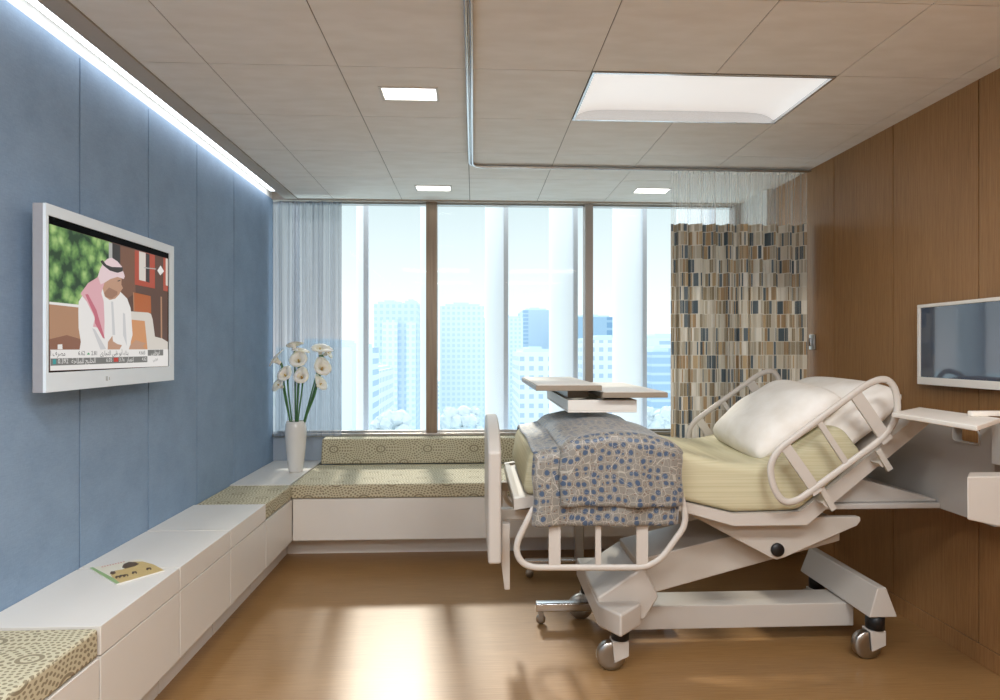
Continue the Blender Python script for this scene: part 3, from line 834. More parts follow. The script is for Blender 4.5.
# ================================================================== VASE AND LILIES
VX, VY = atY(295.8, 450, 4.87).x, 4.87
prof = [(r_ * 1.1, h_) for r_, h_ in [(0.046, 0), (0.05, 0.01), (0.058, 0.07), (0.068, 0.18), (0.0745, 0.28), (0.0745, 0.35), (0.068, 0.395), (0.062, 0.405), (0.058, 0.40), (0.06, 0.34), (0.055, 0.1), (0.02, 0.03)]]
mb = MB(); mb.lathe(prof, (VX, VY, ZB)); 
vase = mb.build('vase', 'white_ceramic')
tag(vase, 'tall white ceramic vase holding calla lilies on the corner cabinet', 'vase')
random.seed(4)
def lily(px, py, dirv, size, label, dy=0.0):
    y = VY + dy
    tip = atY(px, py, y)
    basep = Vector((VX + (tip.x - VX) * 0.10, VY + dy * 0.2, ZB + 0.2))
    d = Vector(dirv).normalized()
    throat = tip - d * size * 0.9
    mid = Vector((VX + (throat.x - VX) * 0.30, VY + dy * 0.5, ZB + 0.42))
    r = tag(empty('calla_lily', basep), label, 'flower', 'white calla lilies in the vase')
    pts = []
    for k in range(15):
        t = k / 14
        a, b, c, e_ = basep, mid, throat - Vector((0, 0, 0.10)), throat
        pts.append(a * (1 - t) ** 3 + b * 3 * t * (1 - t) ** 2 + c * 3 * t * t * (1 - t) + e_ * t ** 3)
    mb = MB(); mb.tube(pts, 0.0062, 8, rr=[0.006] * 12 + [0.007, 0.008, 0.009]); mb.build('stem', 'stem_green', r)
    # spathe: flaring funnel drawn out to one pointed side
    up = Vector((0, 0, 1)) if abs(d.z) < 0.85 else Vector((1, 0, 0))
    a = d.cross(up).normalized(); b = a.cross(d)
    def fn(i, j):
        ph = 2 * pi * i; t = j
        point = max(0.0, cos(ph)) ** 6
        rad = size * (0.13 + 0.16 * t + 0.50 * t ** 3.0) * (1 + 0.50 * point * t)
        h = size * (1.35 * t - 0.55 * t ** 4 * (1 - 0.3 * point) - 0.35 * point * t ** 4)
        return throat + d * h + (b * cos(ph) + a * sin(ph)) * rad
    mb = MB(); mb.grid(28, 12, fn); s_ = mb.build('spathe', 'calla_petal', r, recalc=False)
    md = s_.modifiers.new('t', 'SOLIDIFY'); md.thickness = 0.002
    mb = MB(); mb.tube([throat + d * size * (0.1 + 0.13 * k) for k in range(7)], 0.005, 8, rr=[.004, .006, .0065, .0065, .006, .005, .002]); mb.build('spadix', 'spadix_yellow', r)
    mb = MB()
    mb.lathe([(0.008, -0.004), (size * .14, size * .02), (size * .155, size * .14)], (0, 0, 0), seg=14)
    rot = d.to_track_quat('Z', 'Y').to_matrix()
    mb.v = [rot @ p + throat for p in mb.v]
    mb.build('calyx', 'stem_green', r)
S_ = 0.088
lily(273, 359, (-0.75, -0.35, 0.55), S_, 'calla lily bending furthest toward the blue wall, alone at upper side', -0.03)
lily(293, 344, (-0.3, 0.3, 0.9), S_ * .8, 'calla lily at the top of the bunch facing the window', 0.06)
lily(299, 349, (0.1, -0.2, 0.97), S_ * .85, 'calla lily just under the topmost bloom opening upward', 0.02)
lily(298, 359, (0.05, -0.8, 0.55), S_, 'large calla lily in the centre of the bunch facing the room', -0.06)
lily(320, 347, (0.1, -0.45, 0.85), S_, 'tall calla lily on the curtainless side, upright with wide white bloom')
lily(329, 352, (0.85, -0.1, 0.5), S_ * .8, 'slim calla lily with its tip stretched out toward the mullion', 0.05)
lily(323, 367, (0.45, -0.75, 0.45), S_, 'calla lily just below the tall upright one, facing the bench', -0.05)
lily(284, 374, (-0.15, -0.8, 0.5), S_ * .85, 'calla lily low in the bunch above the lowest bloom, facing the room', -0.06)
lily(301, 376, (0.05, -0.9, 0.4), S_ * .85, 'small calla lily low in the middle with clear round throat', -0.09)
lily(277, 384, (-0.55, -0.6, 0.5), S_ * .9, 'lowest calla lily drooping on the blue wall side', -0.05)
lily(322, 383, (0.75, -0.4, 0.45), S_ * .85, 'lowest calla lily leaning over the bench back cushion', -0.03)

# ================================================================== CURTAINS
# sheer voile at the window corner
def folds(u, amp, seed=0): 
    return amp * (sin(u * 2 * pi) + 0.35 * sin(u * 4.6 * pi + 1 + seed) + 0.2 * sin(u * 9.1 * pi + seed))
sx0, sx1 = -1.735, atY(341, 300, 5.25).x
mb = MB()
def fn(i, j):
    x = sx0 + (sx1 - sx0) * i
    y = 5.25 + folds(i * 5.0, 0.022 + 0.004 * sin(3 * j)) * (1 - 0.2 * j)
    return Vector((x + 0.008 * sin(i * 33), y, 0.80 + (ZC - 0.05 - 0.80) * j))
mb.grid(90, 6, fn, uvf=lambda i, j: (i * 0.9, j * 2))
vo_ = mb.build('sheer_curtain', 'sheer_voile', recalc=False)
tag(vo_, 'narrow sheer grey curtain hanging at the window corner behind the lilies', 'curtain')
# cubicle curtain: solid print under a see-through net
cx0, cx1 = atY(671, 300, YT).x, atY(806.5, 300, YT).x
zp = atY(740, 224.5, YT).z
cur = tag(empty('cubicle_curtain', ((cx0 + cx1) / 2, YT, ZC)), 'beige and teal striped cubicle curtain hanging beside the veneer wall', 'curtain')
def cfn(z0, z1, x1=None):
    x1 = x1 or cx1
    def fn(i, j):
        z = z0 + (z1 - z0) * j
        a = 0.028 + 0.006 * (1 - z / 2.9)
        return Vector((cx0 + (x1 - cx0) * i + 0.01 * sin(i * 70), YT + folds(i * 9.0, a, 2), z))
    return fn
mb = MB(); mb.grid(200, 10, cfn(0.42, zp), uvf=lambda i, j: (i * 1.34, 0.42 + (zp - 0.42) * j))
mb.build('printed_panel', 'strip_curtain_print', cur, recalc=False)
mb = MB(); mb.grid(200, 4, cfn(zp, ZC - 0.035), uvf=lambda i, j: (i * 1.34, j * 0.5)); mb.build('net_top', 'curtain_net', cur, recalc=False)
mb = MB()
for k in range(19): 
    p = cfn(zp, ZC)( (k + .25) / 19, 0.0); MB().tube([(p.x, YT, ZC - 0.024), (p.x, YT, ZC - 0.045)], 0.002, 6).build('curtain_hook', 'track_metal', cur)

# wall hook / tieback plate on the veneer
r = tag(empty('wall_switch', (XR, 4.45, 1.58)), 'small steel wall plate on the veneer beside the cubicle curtain', 'wall plate')
p = atX(810.5, 342, XR - 0.02)
mb = MB(); mb.box((XR - 0.012, p.y - .035, p.z - .055), (XR, p.y + .035, p.z + .055)); mb.build('plate', 'brushed_steel', r, 0.003)
mb = MB(); mb.box((XR - 0.03, p.y - .012, p.z - .03), (XR - .012, p.y + .012, p.z + .03)); mb.build('switch', 'chrome', r, 0.003)

# ================================================================== HOSPITAL BED
YN, YFR = 2.72, 3.60           # near and far side of the mattress
bed = tag(empty('hospital_bed', (1.2, 3.17, 0)), 'cream hospital bed with raised backrest, tubular side rails and wheeled base', 'bed')
def XZ(u, v, y): p = atY(u, v, y); return (p.x, p.z)
# deck: foot section, thigh section, seat, raised backrest
dtop = [XZ(514, 499, YN), XZ(608, 484, YN), XZ(684, 502, YN), XZ(734, 514, YN), XZ(800, 512, YN), XZ(922, 412, YN)]
dbot = [XZ(514, 510, YN), XZ(608, 495, YN), XZ(684, 512, YN), XZ(734, 526, YN), XZ(807, 525, YN), XZ(929, 424, YN)]
mb = MB()
for k in range(5):
    a, b, c, d = dtop[k], dtop[k + 1], dbot[k + 1], dbot[k]
    for y0, y1 in ((YN, YN + 0.04), (YFR - 0.04, YFR)):
        mb.prism([(a[0], y0, a[1]), (b[0], y0, b[1]), (c[0], y0, c[1]), (d[0], y0, d[1])], (0, y1 - y0, 0))
    mb.prism([(a[0], YN + .04, a[1] - .012), (b[0], YN + .04, b[1] - .012), (b[0], YN + .04, b[1] - .03), (a[0], YN + .04, a[1] - .03)], (0, YFR - YN - .08, 0))
a = dtop[0]; mb.box((a[0] + .001, YN + .041, dbot[0][1] - .002), (a[0] + .03, YFR - .041, a[1] - .001))
mb.build('mattress_deck', 'bed_plastic', bed)
# footboard with arched top
f0, f1 = XZ(488, 452, 2.70)[0], XZ(501.5, 452, 2.70)[0]
zt, zb = XZ(495, 452, 2.70)[1], XZ(495, 565, 2.70)[1]
arc = []
for k in range(17):
    t = k / 16; y = 2.70 + 0.92 * t
    arc.append((f0, y, zt + 0.115 * (1 - abs(2 * t - 1) ** 2.6)))
mb = MB(); mb.prism([(f0, 2.70, zb), *arc, (f0, 3.62, zb)], (f1 - f0, 0, 0))
mb.build('footboard', 'bed_plastic', bed, 0.014, 3)
mb = MB()
pl = [XZ(501.5, 524, 2.78), XZ(510, 524, 2.78), XZ(510, 590, 2.78), XZ(504.5, 590, 2.78), XZ(501.5, 566, 2.78)]
for y in (2.78, 3.50): MB().prism([(x, y, z) for x, z in pl], (0, 0.05, 0)).build('footboard_bracket', 'bed_plastic', bed, 0.004)
mb = MB(); z_ = XZ(505, 516, 2.8)[1]
for y in (2.84, 3.42): MB().box((f1, y, z_ - 0.03), (dbot[0][0] + .5, y + 0.05, z_ + 0.02)).build('foot_extension_bar', 'bed_steel_paint', bed, 0.004)
# intermediate frame with flared head shelf
XH = 2.25
zf = 0.775
mb = MB()
mb.box((1.46, 2.80, zf), (XH, 3.58, zf + 0.028))
mb.box((1.46, 2.80, zf), (1.60, 3.58, zf + 0.028))
for y in (2.82, 3.50): mb.box((0.3, y, zf - 0.0), (1.46, y + 0.06, zf + 0.028))
mb.build('head_shelf', 'headboard_plastic', bed, 0.006)
mb = MB(); mb.prism([(1.45, 2.82, zf + .028), (1.80, 2.82, .925), (1.84, 2.82, .925), (2.245, 2.82, zf + .04), (2.245, 2.82, zf + .028)], (0, 0.74, 0))
mb.build('mechanism_cover', 'headboard_plastic', bed, 0.01)
# headboard with grip hole
hz1, hz0 = 1.215, zf
hy0, hy1 = 2.50, 3.74
hq = [atX(953.5, 427, XH), atX(956, 440, XH), atX(979.5, 445, XH), atX(978, 438, XH)]
gy0, gy1 = atX(980, 440, XH).y, atX(953, 430, XH).y
gz0, gz1 = 1.115, 1.185
mb = MB(); T = 0.045
def yz(a, b, c, d): mb.box((XH, a, c), (XH + T, b, d))
yz(hy0, hy1, hz0, gz0); yz(hy0, hy1, gz1, hz1); yz(hy0, gy0, gz0, gz1); yz(gy1, 3.24 + .15, gz0, gz1); yz(3.24 + .15 + (gy1 - gy0), hy1, gz0, gz1)
mb.build('headboard', 'headboard_plastic', bed, 0.0)
mb = MB()
ring = smoothpath([((XH - .003, gy0, gz0), .02), ((XH - .003, gy1, gz0), .02), ((XH - .003, gy1, gz1), .03), ((XH - .003, gy0, gz1), .03)], 5, True)
mb.tube(ring, 0.004, 8, closed=True); mb.build('grip_rim', 'headboard_plastic', bed)
# triangular support plates with black pivot
for y in (2.80, 3.50):
    mb = MB()
    pp = [XZ(683, 511, 2.80), XZ(770, 557.5, 2.80), XZ(777, 560, 2.80), XZ(785, 557.5, 2.80), XZ(857, 526, 2.80), XZ(861, 521, 2.80), XZ(860.5, 517, 2.80), XZ(735, 517, 2.80)]
    mb.prism([(x, y, z) for x, z in pp], (0, 0.035, 0)); pt = mb.build('support_plate', 'bed_steel_paint', bed, 0.005)
    c = XZ(777, 549.5, 2.80)
    mb = MB(); mb.lathe([(0.030, -0.012), (0.032, -0.008), (0.032, 0.0)], (c[0], y - 0.001, c[1]), 'y', 24)
    if y < 3: 
        o = mb.build('pivot_cap', 'black_rubber', pt)
# lift arm
mb = MB(); ya, yb_ = 2.92, 3.26
lo0, lo1 = XZ(640, 597, ya), XZ(775, 559, ya)
hi0, hi1 = XZ(636, 560, ya), XZ(735, 535, ya)
ex = XZ(840, 541, ya); ex2 = XZ(840, 520, ya)
mb.prism([(lo0[0], ya, lo0[1]), (lo1[0], ya, lo1[1]), (ex[0], ya, ex[1]), (ex2[0], ya, ex2[1]), (hi1[0], ya, hi1[1]), (hi0[0], ya, hi0[1])], (0, yb_ - ya, 0))
mb.build('lift_arm', 'bed_steel_paint', bed, 0.006)
mb = MB(); c = XZ(697, 549, 3.0)
q0 = atY(664, 547, 3.09); q1 = atY(700, 537, 3.09)
rv = [Vector((q0.x + 0.01, 3.09 - 0.10, q0.z + .028)), Vector((q1.x, 3.09 - 0.10, q1.z + .04)), Vector((q1.x + 0.05, 3.09, q1.z + .045)), Vector((q1.x, 3.19, q1.z + .04)), Vector((q0.x + .01, 3.19, q0.z + .028))]
# hub over the foot end of the base
mb = MB(); yh = 2.88
hx = [(597, 598), (640, 569.5), (646, 570), (659, 597), (645, 620), (620, 624), (600, 614)]
mb.prism([(XZ(u, v, yh)[0], yh, XZ(u, v, yh)[1]) for u, v in hx], (0, 0.44, 0))
mb.build('lift_housing', 'bed_plastic', bed, 0.012, 3)
# base: central beam, foot crossbar, head crossbar
mb = MB(); mb.box((0.70, 3.07, 0.09), (1.995, 3.25, 0.213)); mb.build('base_beam', 'bed_plastic', bed, 0.006)
def crossbar(xc, y0, y1, z0, z1, name):
    mb = MB(); w0, w1 = 0.072, 0.022
    a = [(xc - w0, y0, z0), (xc + w0, y0, z0), (xc + w1, y0 + .01, z1), (xc - w1, y0 + .01, z1)]
    b = [(x, y1 - (y - y0), z) for x, y, z in a]
    mb.add(a + b, [(0, 1, 2, 3), (7, 6, 5, 4), (0, 4, 5, 1), (1, 5, 6, 2), (2, 6, 7, 3), (3, 7, 4, 0)])
    return mb.build(name, 'bed_plastic', bed, 0.006)
crossbar(2.015, 2.87, 3.50, 0.222, 0.365, 'head_crossbar')
mb = MB()
pl = [(XZ(598, 605, 2.85)[0], 2.85), (XZ(621, 618, 2.73)[0], 2.73), (XZ(641, 605, 2.85)[0], 2.85), (0.80, 3.50), (0.600, 3.50)]
mb.prism([(x, y, 0.215) for x, y in pl], (0, 0, 0.107)); mb.build('foot_crossbar', 'bed_plastic', bed, 0.012, 3)
# castors
def caster(x, y, z1, parent, ang=0.0):
    r = 0.070
    px = x - 0.045
    o = MB().box((px - .0, y - .034, 0.055), (x + .035, y - .024, 0.125))
    pts = [(px + .01, 0.045), (x + .035, 0.075), (x + .035, 0.142), (px + .0, 0.142)]
    mb = MB()
    for yy in (y - 0.034, y + 0.024): mb.prism([(a, yy, b) for a, b in pts], (0, 0.010, 0))
    mb.box((px, y - .034, 0.137), (x + .035, y + .034, 0.147))
    f = mb.build('caster', 'bed_plastic', parent, 0.003)
    mb = MB(); mb.lathe([(r * .5, -.022), (r * .93, -.022), (r, -.014), (r, .014), (r * .93, .022), (r * .5, .022)], (px, y, r + 0.001), 'y', 30)
    mb.build('wheel', 'brushed_steel', f)
    mb = MB(); mb.lathe([(0.036, 0.147), (0.043, 0.150), (0.043, z1)], (x, y, 0), 'z', 20); mb.build('collar', 'black_rubber', f)
    return f
caster(0.705, 2.87, 0.217, bed); caster(0.655, 3.42, 0.217, bed)
caster(2.005, 2.92, 0.228, bed); caster(2.005, 3.43, 0.228, bed)

# side rails --------------------------------------------------------
def zoomed(pts, ox=670, oy=340, k=4.0): return [(ox + x / k, oy + y / k) for x, y in pts]
YR = 2.64
def rail_loop(pts, rads, y, r=0.0135):
    return smoothpath([((XZ(u, v, y)[0], y, XZ(u, v, y)[1]), q) for (u, v), q in zip(pts, rads)], 7, True)
out = zoomed([(400, 462), (832, 143), (908, 180), (912, 350), (470, 672), (405, 585)])
loop = rail_loop(out, [0.10, 0.13, 0.13, 0.16, 0.10, 0.10], YR)
def flatbar(p, q, wd, y, th=0.012):
    a = Vector(XZ(*p, y)); b = Vector(XZ(*q, y)); d = (b - a).normalized(); n = Vector((-d.y, d.x)) * wd / 2
    return [(v.x, y - th / 2, v.y) for v in (a + n, b + n, b - n, a - n)]
def head_rail(dy):
    mb = MB(); mb.tube([p + Vector((0, dy, 0)) for p in loop], 0.0135, 12, closed=True, rr=[(0.010, 0.016)] * len(loop))
    for p, q, wd in (((458, 422), (590, 612), 0.048), ((592, 322), (712, 505), 0.026), ((738, 212), (870, 405), 0.055)):
        (p, q) = zoomed([p, q]); mb.prism([(x, y + dy, z) for x, y, z in flatbar(p, q, wd, YR)], (0, 0.012, 0))
    r = mb.build('side_rail', 'bed_plastic', bed)
    for p, q in (((608, 590), (662, 682)), ((838, 440), (888, 522))):
        mb = MB()
        (p, q) = zoomed([p, q]); b = flatbar(p, q, 0.026, YR)
        mb.prism([(x, y + dy + (0.014 if dy == 0 else -0.014), z) for x, y, z in b], (0, 0.014, 0))
        a = Vector(b[1]); 
        z = XZ(*q, YR)
        yy0, yy1 = (YR + 0.02, YN + 0.01) if dy == 0 else (YFR - 0.01, YR + dy - .005)
        mb.prism([(z[0] - .03, yy0, z[1] + .05), (z[0] - .01, yy0, z[1] + .03), (z[0] - .03, yy0, z[1] + .01), (z[0] - .05, yy0, z[1] + .03)], (0, yy1 - yy0, 0))
        mb.build('rail_bracket', 'bed_steel_paint', r)
head_rail(0.0); head_rail(YFR - YN + 0.16)
fo = [(533, 509), (514, 548), (524, 567.5), (655, 567.5), (686.5, 524), (683, 500)]
def foot_rail(dy):
    y = YR
    path = smoothpath([((XZ(u, v, y)[0], y + dy, XZ(u, v, y)[1]), q) for (u, v), q in zip(fo, [0, .06, .07, .09, .05, 0])], 7)
    top = [(533, 490), (683, 490)]
    mb = MB(); mb.tube([Vector((XZ(560, 492, y)[0], y + dy, XZ(560, 500, y)[1]))] + path + [Vector((XZ(665, 492, y)[0], y + dy, XZ(665, 500, y)[1]))], 0.0125, 12, rr=[(0.010, 0.0145)] * (len(path) + 2))
    for u, wd in ((554.5, 0.052), (598, 0.025), (642, 0.052)):
        mb.prism([(x, yy + dy, z) for x, yy, z in flatbar((u, 498), (u, 566), wd, y)], (0, 0.012, 0))
    r = mb.build('side_rail', 'bed_plastic', bed)
    for u in (575, 625):
        mb = MB()
        x, z = XZ(u, 512, y); y0, y1 = (YR + .005, YN + .05) if dy == 0 else (YFR - .05, YR + dy + .005)
        mb.box((x - .015, y0, z - .06), (x + .015, y1, z + .02))
        mb.build('rail_bracket', 'bed_steel_paint', r)
foot_rail(0.0); foot_rail(YFR - YN + 0.16)

# mattress ----------------------------------------------------------
def zdeck(x):
    for a, b in zip(dtop[:-1], dtop[1:]):
        if x <= b[0]: return a[1] + (b[1] - a[1]) * (x - a[0]) / (b[0] - a[0])
    return dtop[-1][1]
ctrl = [(.285, 1.085), (.45, 1.118), (.64, 1.142), (.82, 1.115), (1.0, 1.06), (1.16, 1.022), (1.32, 1.010), (1.44, 1.035), (1.56, 1.095), (1.68, 1.175)]
def ztop(x):
    if x <= ctrl[0][0]: return ctrl[0][1]
    for k in range(len(ctrl) - 1):
        (x0, z0), (x1, z1) = ctrl[k], ctrl[k + 1]
        if x <= x1:
            m0 = (ctrl[k + 1][1] - ctrl[max(k - 1, 0)][1]) / (ctrl[k + 1][0] - ctrl[max(k - 1, 0)][0])
            k2 = min(k + 2, len(ctrl) - 1)
            m1 = (ctrl[k2][1] - ctrl[k][1]) / (ctrl[k2][0] - ctrl[k][0])
            h = x1 - x0; t = (x - x0) / h
            return (2 * t**3 - 3 * t**2 + 1) * z0 + (t**3 - 2 * t**2 + t) * h * m0 + (-2 * t**3 + 3 * t**2) * z1 + (t**3 - t**2) * h * m1
    return ctrl[-1][1]
N_ = 44
mt = []
x0_ = dtop[0][0] + 0.03
bot = [(dtop[0][0] + .035, zdeck(dtop[0][0] + .035) + .003)]
xs = [x0_ + (dtop[5][0] * 0.0 + 1.84 - x0_) * k / N_ for k in range(1, N_ + 1)]
mb = MB()
SEC = []
xt0, xt1 = .29, 1.68
for k in range(N_ + 1):
    t = k / N_
    xa = xt0 + (xt1 - xt0) * t; za = ztop(xa)
    xb_ = (dtop[0][0] + .075) + (1.80 - dtop[0][0] - .075) * t; zb2 = zdeck(xb_) + .004
    if k == 0: xa += 0.0
    SEC.append(((xa, za), (xb_, zb2)))
def msec(k, scale=1.0):
    """closed rounded cross section (y, h) -> 3-D, between bottom and top line"""
    (xa, za), (xb_, zb2) = SEC[k]
    pts = []; R = 0.045; W0, W1 = YN + .006, YFR - .006
    H = sqrt((xa - xb_) ** 2 + (za - zb2) ** 2)
    lst = []
    for cx, cy, a0 in ((W1 - R, H - R, 0), (W0 + R, H - R, 90), (W0 + R * .6, R * .6, 180), (W1 - R * .6, R * .6, 270)):
        rr = R if a0 < 180 else R * .6
        for q in range(6):
            a = radians(a0 + 90 * q / 5); lst.append((cx + rr * cos(a), cy + rr * sin(a)))
    c = ((W0 + W1) / 2, H / 2)
    for y, h in lst:
        y = c[0] + (y - c[0]) * (1 - (1 - scale) * 0.12); h = c[1] + (h - c[1]) * scale
        f = h / H
        pts.append(Vector((xb_ + (xa - xb_) * f, y, zb2 + (za - zb2) * f)))
    return pts
vs = []; rows = []
(s0t, s0b), (s1t, s1b) = (SEC[0]), (SEC[-1])
ends = [(0, .70, -.034), (0, .84, -.026), (0, .95, -.012)]
for k, sc_, dx in ends:
    rows.append([p + Vector((dx, 0, 0)) for p in msec(k, sc_)])
for k in range(N_ + 1): rows.append(msec(k))
for k, sc_, dx in ((N_, .95, .012), (N_, .84, .026), (N_, .70, .034)):
    rows.append([p + Vector((dx * .8, 0, dx * .6)) for p in msec(k, sc_)])
nn = len(rows[0]); vs = [p for r_ in rows for p in r_]; fs = []
for i in range(len(rows) - 1):
    for j in range(nn):
        q = (j + 1) % nn; fs.append([i * nn + j, i * nn + q, (i + 1) * nn + q, (i + 1) * nn + j])
fs.append(list(range(nn - 1, -1, -1))); fs.append([(len(rows) - 1) * nn + j for j in range(nn)])
mb.add(vs, fs, smooth=True)
tag(mb.build('mattress', 'mattress_cover'), 'pale yellow mattress lying bent on the hospital bed deck', 'mattress')

# blanket -----------------------------------------------------------
def drape(xa, xb2, lift, zlow, y_out, nu, puff, hem=0.0, endround=0.04):
    """cloth laid across the mattress; i along the bed, j across it from window side to room side"""
    yo0, yo1 = YFR + 0.02, YN - y_out
    prof = []
    def fn(i, j):
        x = xa + (xb2 - xa) * i
        e = min(i, 1 - i) * (xb2 - xa)
        rn = 1 - max(0, 1 - e / endround) ** 2 if endround else 1
        zt_ = ztop(x) + 0.006 + lift * (0.15 + 0.85 * rn)
        zt_ += puff * sin(i * pi) * (0.5 + 0.5 * sin(j * 5 + 1)) 
        L1 = 0.30; W = yo0 - yo1; Rr = 0.05
        tot = (zt_ - zlow) * 1 + W + (zt_ - zlow)
        s = j * tot
        hang = zt_ - zlow
        if s < hang - Rr: y, z = yo0, zlow + s
        elif s < hang + Rr:
            a = (s - hang + Rr) / (2 * Rr) * pi / 2; y, z = yo0 - Rr + Rr * cos(a), zt_ - Rr + Rr * sin(a)
        elif s < hang + W - Rr: y, z = yo0 - (s - hang), zt_ + 0.008 * sin(s * 9)
        elif s < hang + W + Rr:
            a = (s - hang - W + Rr) / (2 * Rr) * pi / 2; y, z = yo1 + Rr - Rr * sin(a), zt_ - Rr + Rr * cos(a)
        else: y, z = yo1, zt_ - (s - hang - W)
        if s > hang + W:      # slow waves on the hanging side
            q = (s - hang - W) / hang
            y -= 0.014 * q * (1 + sin(i * 11 + 1.2)) * 0.5 + 0.006 * sin(i * 23) * q
            y += (1 - rn) * 0.018
            z += hem * sin(i * 4.5 + 1)
        return Vector((x + 0.004 * sin(z * 30), y, z))
    def uvf(i, j): return (xa + (xb2 - xa) * i, j * 1.62)
    return fn, uvf
bl = MB()
fn, uvf = drape(XZ(533, 500, 2.61)[0], XZ(681, 500, 2.61)[0], 0.006, XZ(600, 526, 2.61)[1], 0.105, 60, 0.0, 0.002, 0.03)
bl.grid(48, 110, fn, 'star_lattice_print', uvf)
bb = bl.build('blanket', None, recalc=False)
md = bb.modifiers.new('t', 'SOLIDIFY'); md.thickness = 0.006; md.offset = 1
tag(bb, 'grey blue star patterned blanket folded double over the foot half of the mattress', 'blanket')
bl = MB()
fn, uvf = drape(XZ(560, 500, 2.59)[0], XZ(684.5, 500, 2.59)[0], 0.034, XZ(600, 507, 2.59)[1], 0.125, 60, 0.006, 0.004, 0.07)
bl.grid(48, 110, fn, 'star_lattice_print', uvf)
b2 = bl.build('folded_layer', None, bb, recalc=False)
md = b2.modifiers.new('t', 'SOLIDIFY'); md.thickness = 0.010; md.offset = 1

# pillows -----------------------------------------------------------
def pillow(c, L_, W_, T_, tilt, yawr, label, p=2.6):
    def fn(i, j):
        a = (i * 2 - 1); b = (j * 2 - 1)
        return a, b
    mb = MB(); n = 36
    R3 = Matrix.Rotation(-tilt, 3, 'Y') @ Matrix.Rotation(yawr, 3, 'Z')
    for sgn in (1, -1):
        def f2(i, j):
            a = (i * 2 - 1); b = (j * 2 - 1)
            h = max(0, (1 - abs(a) ** p) * (1 - abs(b) ** p)) ** 0.40
            k = 1 - 0.07 * (a * a) * (1 - b * b) ; k2 = 1 - 0.06 * (b * b) * (1 - a * a)
            x = a * W_ / 2 * k2 ** 1; y = b * L_ / 2 * k
            rc = 1 - 0.10 * (a * a * b * b) ** 1.5
            x = a * W_ / 2 * (1 - 0.03 * (1 - b * b)) * rc; y = b * L_ / 2 * (1 - 0.03 * (1 - a * a)) * rc
            z = sgn * h * T_ / 2 + 0.006 * sin(a * 7 + b * 3) * h
            if sgn < 0: z *= 0.55
            return R3 @ Vector((x, y, z)) 
        mb.grid(n, n, f2)
    bm_v = mb
    o = mb.build('pillow', 'pillow_cotton')
    me = o.data; bm = bmesh.new(); bm.from_mesh(me); bmesh.ops.remove_doubles(bm, verts=bm.verts, dist=0.0008); bmesh.ops.recalc_face_normals(bm, faces=bm.faces); bm.to_mesh(me); bm.free()
    o.location = c
    tag(o, label, 'pillow', 'white pillows on the hospital bed')
    return o
pillow((1.84, 3.17, 1.165), 0.86, 0.58, 0.30, radians(38), 0, 'white pillow higher on the raised backrest, partly behind the other pillow')
pillow((1.585, 3.13, 1.175), 0.70, 0.54, 0.24, radians(36), radians(-4), 'plump white pillow lying lower on the backrest in front of the other pillow')

# ================================================================== OVERBED TABLE
ot = tag(empty('overbed_table', (0.71, 4.05, 0)), 'overbed table with two tops and a drawer box reaching over the blanket', 'table')
YT0 = 3.0
def top(u0, u1, vn, vb, D1, th, name):
    a = XZ(u0, vn, YT0); b = XZ(u1, vn, YT0)
    mb = MB(); z1 = a[1]
    mb.box((a[0], YT0, z1 - th), (b[0], D1, z1 - 0.004), 'table_edge'); mb.box((a[0] + .008, YT0 + .008, z1 - 0.004), (b[0] - .008, D1 - .008, z1), 'beige_top')
    return mb.build(name, None, ot, 0.006)
o = top(536, 602, 385, 377, 3.92, 0.030, 'tabletop')
o = top(602.5, 668, 392, 385, 3.92, 0.030, 'extension_top')
a, b = XZ(568, 400, 3.06), XZ(637, 412.5, 3.06)
mb = MB(); z1, z0 = a[1], b[1]; yb2 = 3.95
mb.box((a[0], 3.06, z0), (b[0], yb2, z0 + .01)); mb.box((a[0], 3.06, z0 + .01), (b[0], 3.075, z1)); mb.box((a[0], yb2 - .015, z0 + .01), (b[0], yb2, z1))
mb.box((a[0], 3.075, z0 + .01), (a[0] + .012, yb2 - .015, z1)); mb.box((b[0] - .012, 3.075, z0 + .01), (b[0], yb2 - .015, z1))
mb.build('drawer', 'beige_top', ot, 0.003)
mb = MB()
ztl = XZ(536, 385, YT0)[1] - 0.03; ztr = XZ(602.5, 392, YT0)[1] - .03
MB().box((a[0] + .02, 3.20, z1 + .001), (a[0] + .13, 3.94, ztl - .001)).build('slide_support', 'table_edge', ot)
MB().box((b[0] - .14, 3.20, z1 + .001), (b[0] - .03, 3.94, ztr - .001)).build('slide_support', 'table_edge', ot)
cxm = XZ(579, 540, 4.05)[0]
mb = MB(); mb.box((cxm - .03, 4.02, 0.09), (cxm + .03, 4.08, 1.20)); mb.box((cxm - .025, 3.80, 1.17), (cxm + .025, 4.03, z0 - .001))
mb.build('column', 'brushed_steel', ot, 0.006)
mb = MB()
for y, u in ((4.05, 523), (3.36, 535)):
    xs_ = 0.345
    MB().box((xs_, y - .028, 0.075), (1.08, y + .028, 0.125)).build('base_leg', 'chrome', ot, 0.010, 3)
MB().box((cxm + .02, 3.39, 0.08), (cxm + .08, 4.02, 0.12)).build('base_crossbar', 'chrome', ot, 0.006)
for x in (0.375, 1.04):
    for y in (4.05, 3.36):
        mb = MB(); mb.lathe([(0.012, -.012), (0.026, -.010), (0.028, 0), (0.026, .010), (0.012, .012)], (x, y, 0.029), 'y', 18)
        mb.box((x - .014, y - .016, 0.045), (x + .014, y + .016, 0.078))
        mb.build('caster', 'brushed_steel', ot)

